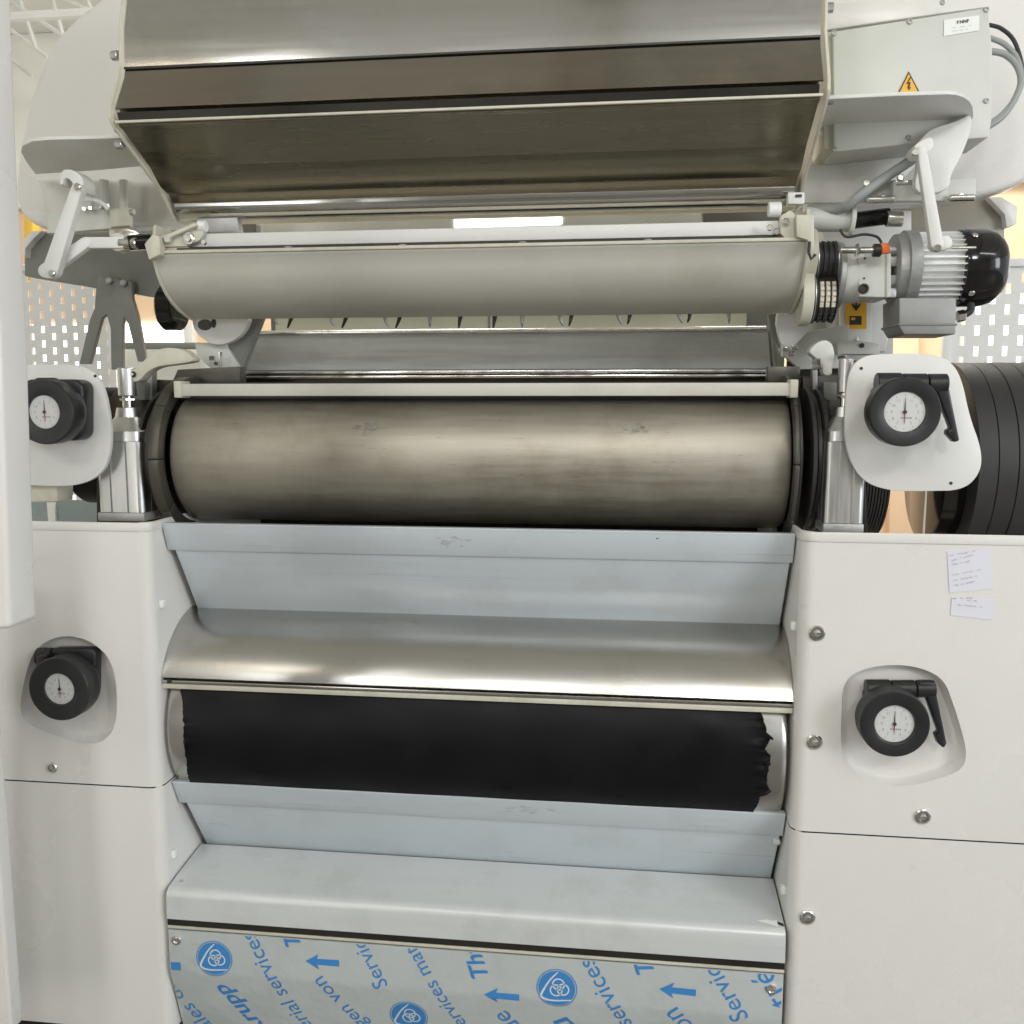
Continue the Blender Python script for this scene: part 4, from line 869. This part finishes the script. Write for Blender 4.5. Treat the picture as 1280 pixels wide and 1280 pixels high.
t = thing('link_arm', 'white link arm hanging in front of the motor', 'link arm', at(1170, 315, .05), 'white link arms beside the machine')
bar2((1153, 188), (1172, 305), 6, .02, .015, 'white2', t, 'vertical_link', 8)
bar2((1172, 305), (1182, 303), 8, .036, .02, 'white2', t, 'lower_link', 9)
MB().poly(cpx([(1140, 182), (1165, 168), (1168, 182), (1160, 192), (1145, 196)], 2), .04, .04).build('upper_fork', 'white2', t, .002)
for x, y in ((1143, 191), (1171, 311)): c = at(x, y, .018); MB().cyl(c, c+Vector((0, -.006, 0)), .006, 20).build('pivot', 'chrome', t)
c = at(1190, 310, .03); MB().cyl(c, c+Vector((.035, 0, 0)), .0022, 10).build('tie_rod', 'chrome', t)

# grey rear beams and spider bracket at left
t = thing('rear_beam', 'dark grey rear beam at the left with faceted end and trestle leg', 'beam', at(120, 450, .35), 'grey beams behind the machine sides')
MB().poly([(31, 305), (42, 292), (60, 288), (215, 288), (215, 375), (30, 345)], .42, .06).build('beam', 'dgrey', t, .003)
MB().poly([(27, 318), (29, 300), (38, 289), (52, 288), (42, 298), (32, 310), (31, 322)], .40, .08).build('end_cap', 'white2', t, .002)
mb = MB(); outer = [(122, 345), (165, 352), (165, 372), (172, 395), (180, 440), (181, 452), (172, 452), (160, 405), (155, 396), (153, 405), (153, 462), (139, 462), (138, 410), (133, 393), (127, 398), (112, 455), (99, 455), (112, 400), (118, 385), (120, 360)]
MB().poly(outer, .40, .012).build('trestle_leg', 'dgrey', t, .0012)
for x in (137, 155): c = at(x, 351+(x-137)*.15, .398); MB().lathe(c, (0, -1, 0), [(0, .008), (.004, .0072), (.006, .004)], 20).build('cap_screw', 'cast', t)
t = thing('rear_beam', 'warm grey rear beam with faceted white end right above the motor', 'beam', at(1200, 330, .4), 'grey beams behind the machine sides')
MB().poly([(1075, 262), (1238, 246), (1256, 266), (1256, 330), (1240, 340), (1075, 340)], .42, .06).build('beam', mat('warm_grey_beam_paint', (.30, .285, .25), .45, var=.03), t, .003)
MB().poly([(1235, 246), (1252, 246), (1272, 258), (1271, 280), (1258, 284), (1256, 268)], .40, .08).build('end_cap', 'white2', t, .002)
# right post with yellow sticker
t = thing('sticker_post', 'white machine post with a yellow arrow sticker under the motor coupling', 'post', at(1075, 440, .33))
MB().poly([(1015, 250), (1060, 262), (1140, 262), (1140, 330), (1118, 372), (1108, 440), (1045, 440), (1040, 330)], .34, .08).build('post', 'white2', t, .004)
MB().poly([(1050, 330), (1090, 330), (1090, 430), (1050, 430)], .325, .012).build('post_cover', 'white', t, .002)
MB().poly([(985, 250), (1122, 250), (1116, 462), (985, 470)], .46, .02).build('rear_plate', 'grey', t, .002)
MB().poly([(985, 452), (1114, 450), (1112, 600), (985, 600)], .43, .02).build('lower_rear_plate', 'dark', t)
s_ = MB().poly([(1057, 345), (1083, 345), (1083, 411), (1057, 411)], .322, .001).build('yellow_sticker', 'yellow', t)
MB().poly([(1062, 395), (1077, 395), (1077, 406), (1062, 406)], .3212, .0004).build('pictogram', 'ink', s_); MB().poly([(1064, 397), (1069, 397), (1069, 400), (1064, 400)], .3206, .0004).build('pictogram', 'yellow', s_)
MB().poly([(1069, 374), (1071.4, 374), (1071.4, 382), (1075.5, 378.5), (1075.5, 382), (1070.2, 389), (1065, 382), (1065, 378.5), (1069, 382)], .3212, .0004).build('arrow', 'ink', s_)
MB().poly([(1059, 352), (1081, 352), (1070, 371)], .3212, .0004).build('warning_sign', 'ink', s_); MB().poly([(1062, 354), (1078, 354), (1070, 367.5)], .3206, .0004).build('warning_sign', 'yellow', s_)
MB().poly([(1047, 428), (1068, 425), (1100, 430), (1100, 443), (1047, 443)], .29, .04).build('foot_block', 'grey', t, .002)
c = at(1070, 426, .288); MB().cyl(c, c+Vector((0, 0, .006)), .004, 6).build('screw', 'chrome', t); c = at(1077, 432, .289); MB().cyl(c, c+Vector((0, -.003, 0)), .0045, 12).build('hole_plug', 'ink', t)

# ================================================================ GEAR MOTOR
YM = .16
def ax(x, y): return at(x, y, YM)
m0 = ax(1165, 336); UX = Vector((1, 0, 0)); ppm = (ax(1166, 336)-m0).length
def X_(px): return at(px, 336, YM).x
my, mz = YM, m0.z; r_ = 48*ppm
t = thing('electric_motor', 'silver finned electric motor with glossy black fan cover at the right', 'motor', (m0.x, my, mz-.1))
def LX(name, m, a, b, pr, par=t, n=56, z=None): return MB().lathe((X_(a), my, mz if z is None else z), (1, 0, 0), [((X_(b)-X_(a))*u, v) for u, v in pr], n).build(name, m, par)
LX('mounting_flange', 'cast', 1112, 1140, [(0, r_*.80), (.1, r_*.92), (.45, r_*.95), (.5, r_*1.02), (1, r_*1.02)])
LX('stator', 'fin', 1138, 1200, [(0, r_*.80), (1, r_*.80)])
x0, x1 = X_(1141), X_(1200)
for k in range(34):                                  # cooling fins
    a = 2*math.pi*k/34
    u = Vector((0, math.cos(a), math.sin(a))); w = Vector((0, -math.sin(a), math.cos(a))); c = Vector((x0, my, mz))
    MB().prism([c+u*r_*.79-w*.0016, c+u*r_*.79+w*.0016, c+u*r_*.97+w*.0009, c+u*r_*.97-w*.0009], (x1-x0, 0, 0)).build('cooling_fin', 'fin', t)
LX('fan_cover', 'gloss', 1193, 1247, [(0, r_*.93), (.02, r_*1.0), (.1, r_*1.03), (.6, r_*1.03), (.8, r_*.97), (.95, r_*.85), (1.0, r_*.76)])
LX('fan_grille', 'chrome', 1245, 1252, [(0, r_*.78), (.5, r_*.74), (1, r_*.55)])
for k in range(4):
    a = math.radians(45+90*k); c = Vector((X_(1204), my+r_*1.03*math.cos(a+math.pi), mz+r_*1.03*math.sin(a))); d = Vector((0, math.cos(a+math.pi), math.sin(a)))
    MB().cyl(c, c+d*.003, .005, 16).build('screw', 'chrome', t)
for k in range(4):
    a = math.radians(45+90*k+180); c = Vector((X_(1098), my+r_*.62*math.cos(a), mz+r_*.62*math.sin(a))); MB().cyl(c, (X_(1113), c.y, c.z), .009, 16).build('flange_stud', 'cast', t)
for y in (327, 350, 366): 
    c = at(1100, y, YM-.04); MB().box(c.x, X_(1114), c.y, c.y+.03, c.z-.008, c.z+.008).build('spacer_lug', 'cast', t, .002)
tb = MB().poly([(1124, 372), (1196, 372), (1195, 418), (1130, 418), (1124, 408)], YM-.06, .10).build('terminal_box', 'tbox', t, .003)
MB().poly([(1123, 404), (1197, 404), (1197, 407), (1123, 407)], YM-.062, .104).build('lid_joint', 'dgrey', tb, .001)
c = at(1202, 395, YM-.02); MB().cyl(at(1196, 396, YM-.02), at(1206, 394, YM-.02), .010, 6).build('cable_gland', 'chrome', tb); MB().tube(bez([(1204, 394), (1213, 388), (1212, 376), (1205, 372)], [YM-.02]*4), .006, 10).build('gland_cable', 'black', tb)
# coupling
t = thing('coupling_block', 'grey green coupling block between belt pulleys and motor', 'coupling', at(1095, 372, YM))
MB().poly([(1072, 322), (1110, 316), (1112, 370), (1106, 372), (1074, 371)], YM-.045, .09).build('block', 'grey', t, .003)
MB().poly([(1108, 318), (1114, 316), (1114, 371), (1108, 372)], YM-.048, .096).build('end_plate', 'grey', t, .0015)
c = at(1079, 361, YM-.045); MB().lathe(c, (0, -1, 0), [(0, .0085), (.004, .0085), (.0045, .006), (.001, .0055)], 24).build('socket_bolt', 'dark', t)
for x, y in ((1081, 323), (1080, 348)): c = at(x, y, YM-.0452); MB().cyl(c, c+Vector((0, -.001, 0)), .0018, 10).build('pin', 'ink', t)
MB().cyl(at(1045, 345, YM), at(1073, 345, YM), .045, 40).build('bearing_neck', 'grey', t)
MB().cyl(at(1043, 345, YM), at(1050, 345, YM), .055, 40).build('neck_flange', 'cast', t)
# sensor
t = thing('proximity_sensor', 'sensor with orange plug above the coupling block', 'sensor', at(1080, 320, .1))
ys = YM-.075
MB().cyl(at(1050, 313, ys), at(1092, 313, ys), .0055, 20).build('sensor_barrel', 'chrome', t); MB().cyl(at(1069, 313, ys), at(1074, 313, ys), .0105, 6).build('lock_nut', 'chrome', t)
MB().cyl(at(1091, 313, ys), at(1101, 313, ys), .0105, 20).build('plug_collar', 'black', t)
MB().poly([(1101, 304), (1110, 303), (1113, 308), (1113, 316), (1102, 317)], ys-.009, .018).build('orange_plug', 'orange', t, .003)
MB().tube(bez([(1050, 286), (1058, 296), (1080, 293), (1096, 296), (1102, 304)], [ys]*5), .0022, 8).build('cable', 'ink', t)
# pulleys
t = thing('belt_pulley', 'black upper pulley with three belts left of the coupling', 'pulley', at(1030, 345, YM), 'pulleys between guard and motor')
c = at(1018, 328, YM); rp = 27*ppm; L = (at(1044, 328, YM)-c).length
pr = [(0, rp*.85), (.002, rp), (.004, rp)]
for k in range(3): b0 = L*(.14+.26*k); pr += [(b0, rp), (b0+L*.03, rp*.9), (b0+L*.12, rp*.9), (b0+L*.15, rp)]
pr += [(L*.97, rp), (L, rp*.9)]
MB().lathe(c, (1, 0, 0), pr, 56).build('pulley_wheel', 'rubber', t)
for dx in (.004, .95): MB().lathe(c+Vector((L*dx, 0, 0)), (1, 0, 0), [(0, rp*1.03), (.0014, rp*1.03)], 56).build('side_ring', 'alu', t)
t = thing('belt_pulley', 'lower pulley with three cream tooth belts beside the guard end', 'pulley', at(1025, 405, YM), 'pulleys between guard and motor')
c2 = at(1012, 373, YM); rp2 = 33*ppm; L = (at(1042, 373, YM)-c2).length
MB().lathe(c2, (1, 0, 0), [(0, rp2*.8), (.002, rp2), (.006, rp2), (.007, rp2*.9), (L*.94, rp2*.9), (L*.95, rp2), (L, rp2*.92)], 56).build('pulley_wheel', 'rubber', t)
for k in range(3):
    for j in range(9):
        a = math.radians(150+j*13); xx = c2.x+L*(.25+.24*k); u = Vector((0, math.cos(a), math.sin(a))); w = Vector((0, -math.sin(a), math.cos(a))); cc = Vector((xx, c2.y, c2.z))
        MB().prism([cc+u*rp2*.9-w*.0045, cc+u*rp2*.9+w*.0045, cc+u*rp2*1.0+w*.003, cc+u*rp2*1.0-w*.003], (L*.15, 0, 0)).build('belt_tooth', 'belt' if j < 5 else 'rubber', t)
MB().lathe(c2+Vector((.002, 0, 0)), (1, 0, 0), [(0, rp2*1.03), (.0014, rp2*1.03)], 56).build('side_ring', 'alu', t)
MB().cyl(at(1003, 320, YM-.0), at(1017, 320, YM), .045, 32).build('hub_cover', 'cream', t); MB().cyl(at(998, 372, YM), at(1012, 372, YM), .048, 32).build('hub_cover', 'cream', t)
# rear tube + clamp in shadow
t = thing('cross_tube', 'grey tube with flange leading to the right above the pulleys', 'tube', at(1030, 285, .2))
MB().cyl(at(1000, 274, .20), at(1062, 274, .20), .021, 28).build('tube', 'grey', t); MB().cyl(at(1060, 273, .20), at(1066, 273, .20), .030, 28).build('flange', 'grey', t)
MB().cyl(at(1066, 276, .2), at(1112, 270, .2), .014, 20).build('damper_body', 'gloss', t); MB().cyl(at(1108, 274, .17), at(1128, 274, .17), .013, 20).build('rod_eye', 'chrome', t)

# ================================================================ BLACK BELT DRUMS
def drum(x0, x1, cyy, czz, r, bands, label, nm, m='rubber'):
    t = thing(nm, label, 'belt wheel', ((x0+x1)/2, cyy, czz-r), 'black belt wheels behind the cabinets')
    w = (x1-x0)/bands
    for k in range(bands):
        a = x0+k*w; rr = r*(1-.002*(k % 2))
        MB().lathe((a, cyy, czz), (1, 0, 0), [(0, rr-.0025), (.001, rr), (w-.0012, rr), (w-.0003, rr-.0025)], 96).build('belt', m, t)
    MB().cyl((x0-.02, cyy, czz), (x1+.02, cyy, czz), r*.35, 32).build('hub', 'dark', t)
    return t
Yd = .48; a = at(1224, 570, Yd-.20); drum(a.x, a.x+.21, Yd, -.130, .203, 6, 'wide black belt wheel behind the right dial plate', 'drive_drum')
d0 = at(1172, 640, .36); t = thing('wheel_guard', 'black wheel guard in shadow left of the wide belt wheel', 'guard', at(1180, 665, .45))
MB().lathe((d0.x, .46, -.16), (1, 0, 0), [(0, .125), (.002, .13), (.06, .13), (.062, .125)], 64).build('drum', 'gloss', t)
MB().poly([(1157, 612), (1159, 612), (1156, 667), (1153, 667)], .3, .004).build('guard_edge', 'cream', t)
d1 = at(1085, 640, .4); drum(at(1082, 640, .32).x, at(1113, 640, .32).x, .45, -.15, .13, 8, 'narrow black ribbed wheel behind the right cylinder', 'ribbed_wheel')
t = thing('ribbed_wheel', 'black wheel under the left dial plate beside the cylinder', 'belt wheel', at(100, 650, .3), 'black belt wheels behind the cabinets')
e0 = at(72, 600, .25); e1 = at(122, 600, .25); MB().lathe((e0.x, .38, -.10), (1, 0, 0), [(0, .12), (.003, .125), (e1.x-e0.x, .125), (e1.x-e0.x+.002, .12)], 64).build('wheel', 'film', t)
t = thing('low_glass_screen', 'pale glassy screen seen behind the left cabinet top', 'screen', at(80, 650, .7))
MB().poly([(30, 625), (130, 625), (130, 660), (30, 660)], .75, .01).build('sheet', mat('pale_blue_green_sheet', (.30, .36, .36), .25), t)
MB().poly([(58, 625), (67, 625), (70, 660), (61, 660)], .74, .01).build('post', 'label', t)
t = thing('wall_rail', 'pale rail and bright ledge behind the left lever arm', 'rail', at(200, 440, 1.4))
MB().poly([(150, 428), (260, 428), (260, 436), (150, 436)], 1.4, .04).build('rail', 'dgrey', t, .003); MB().poly([(150, 436), (262, 436), (262, 475), (150, 475)], 1.45, .04).build('ledge', 'label', t, .003)
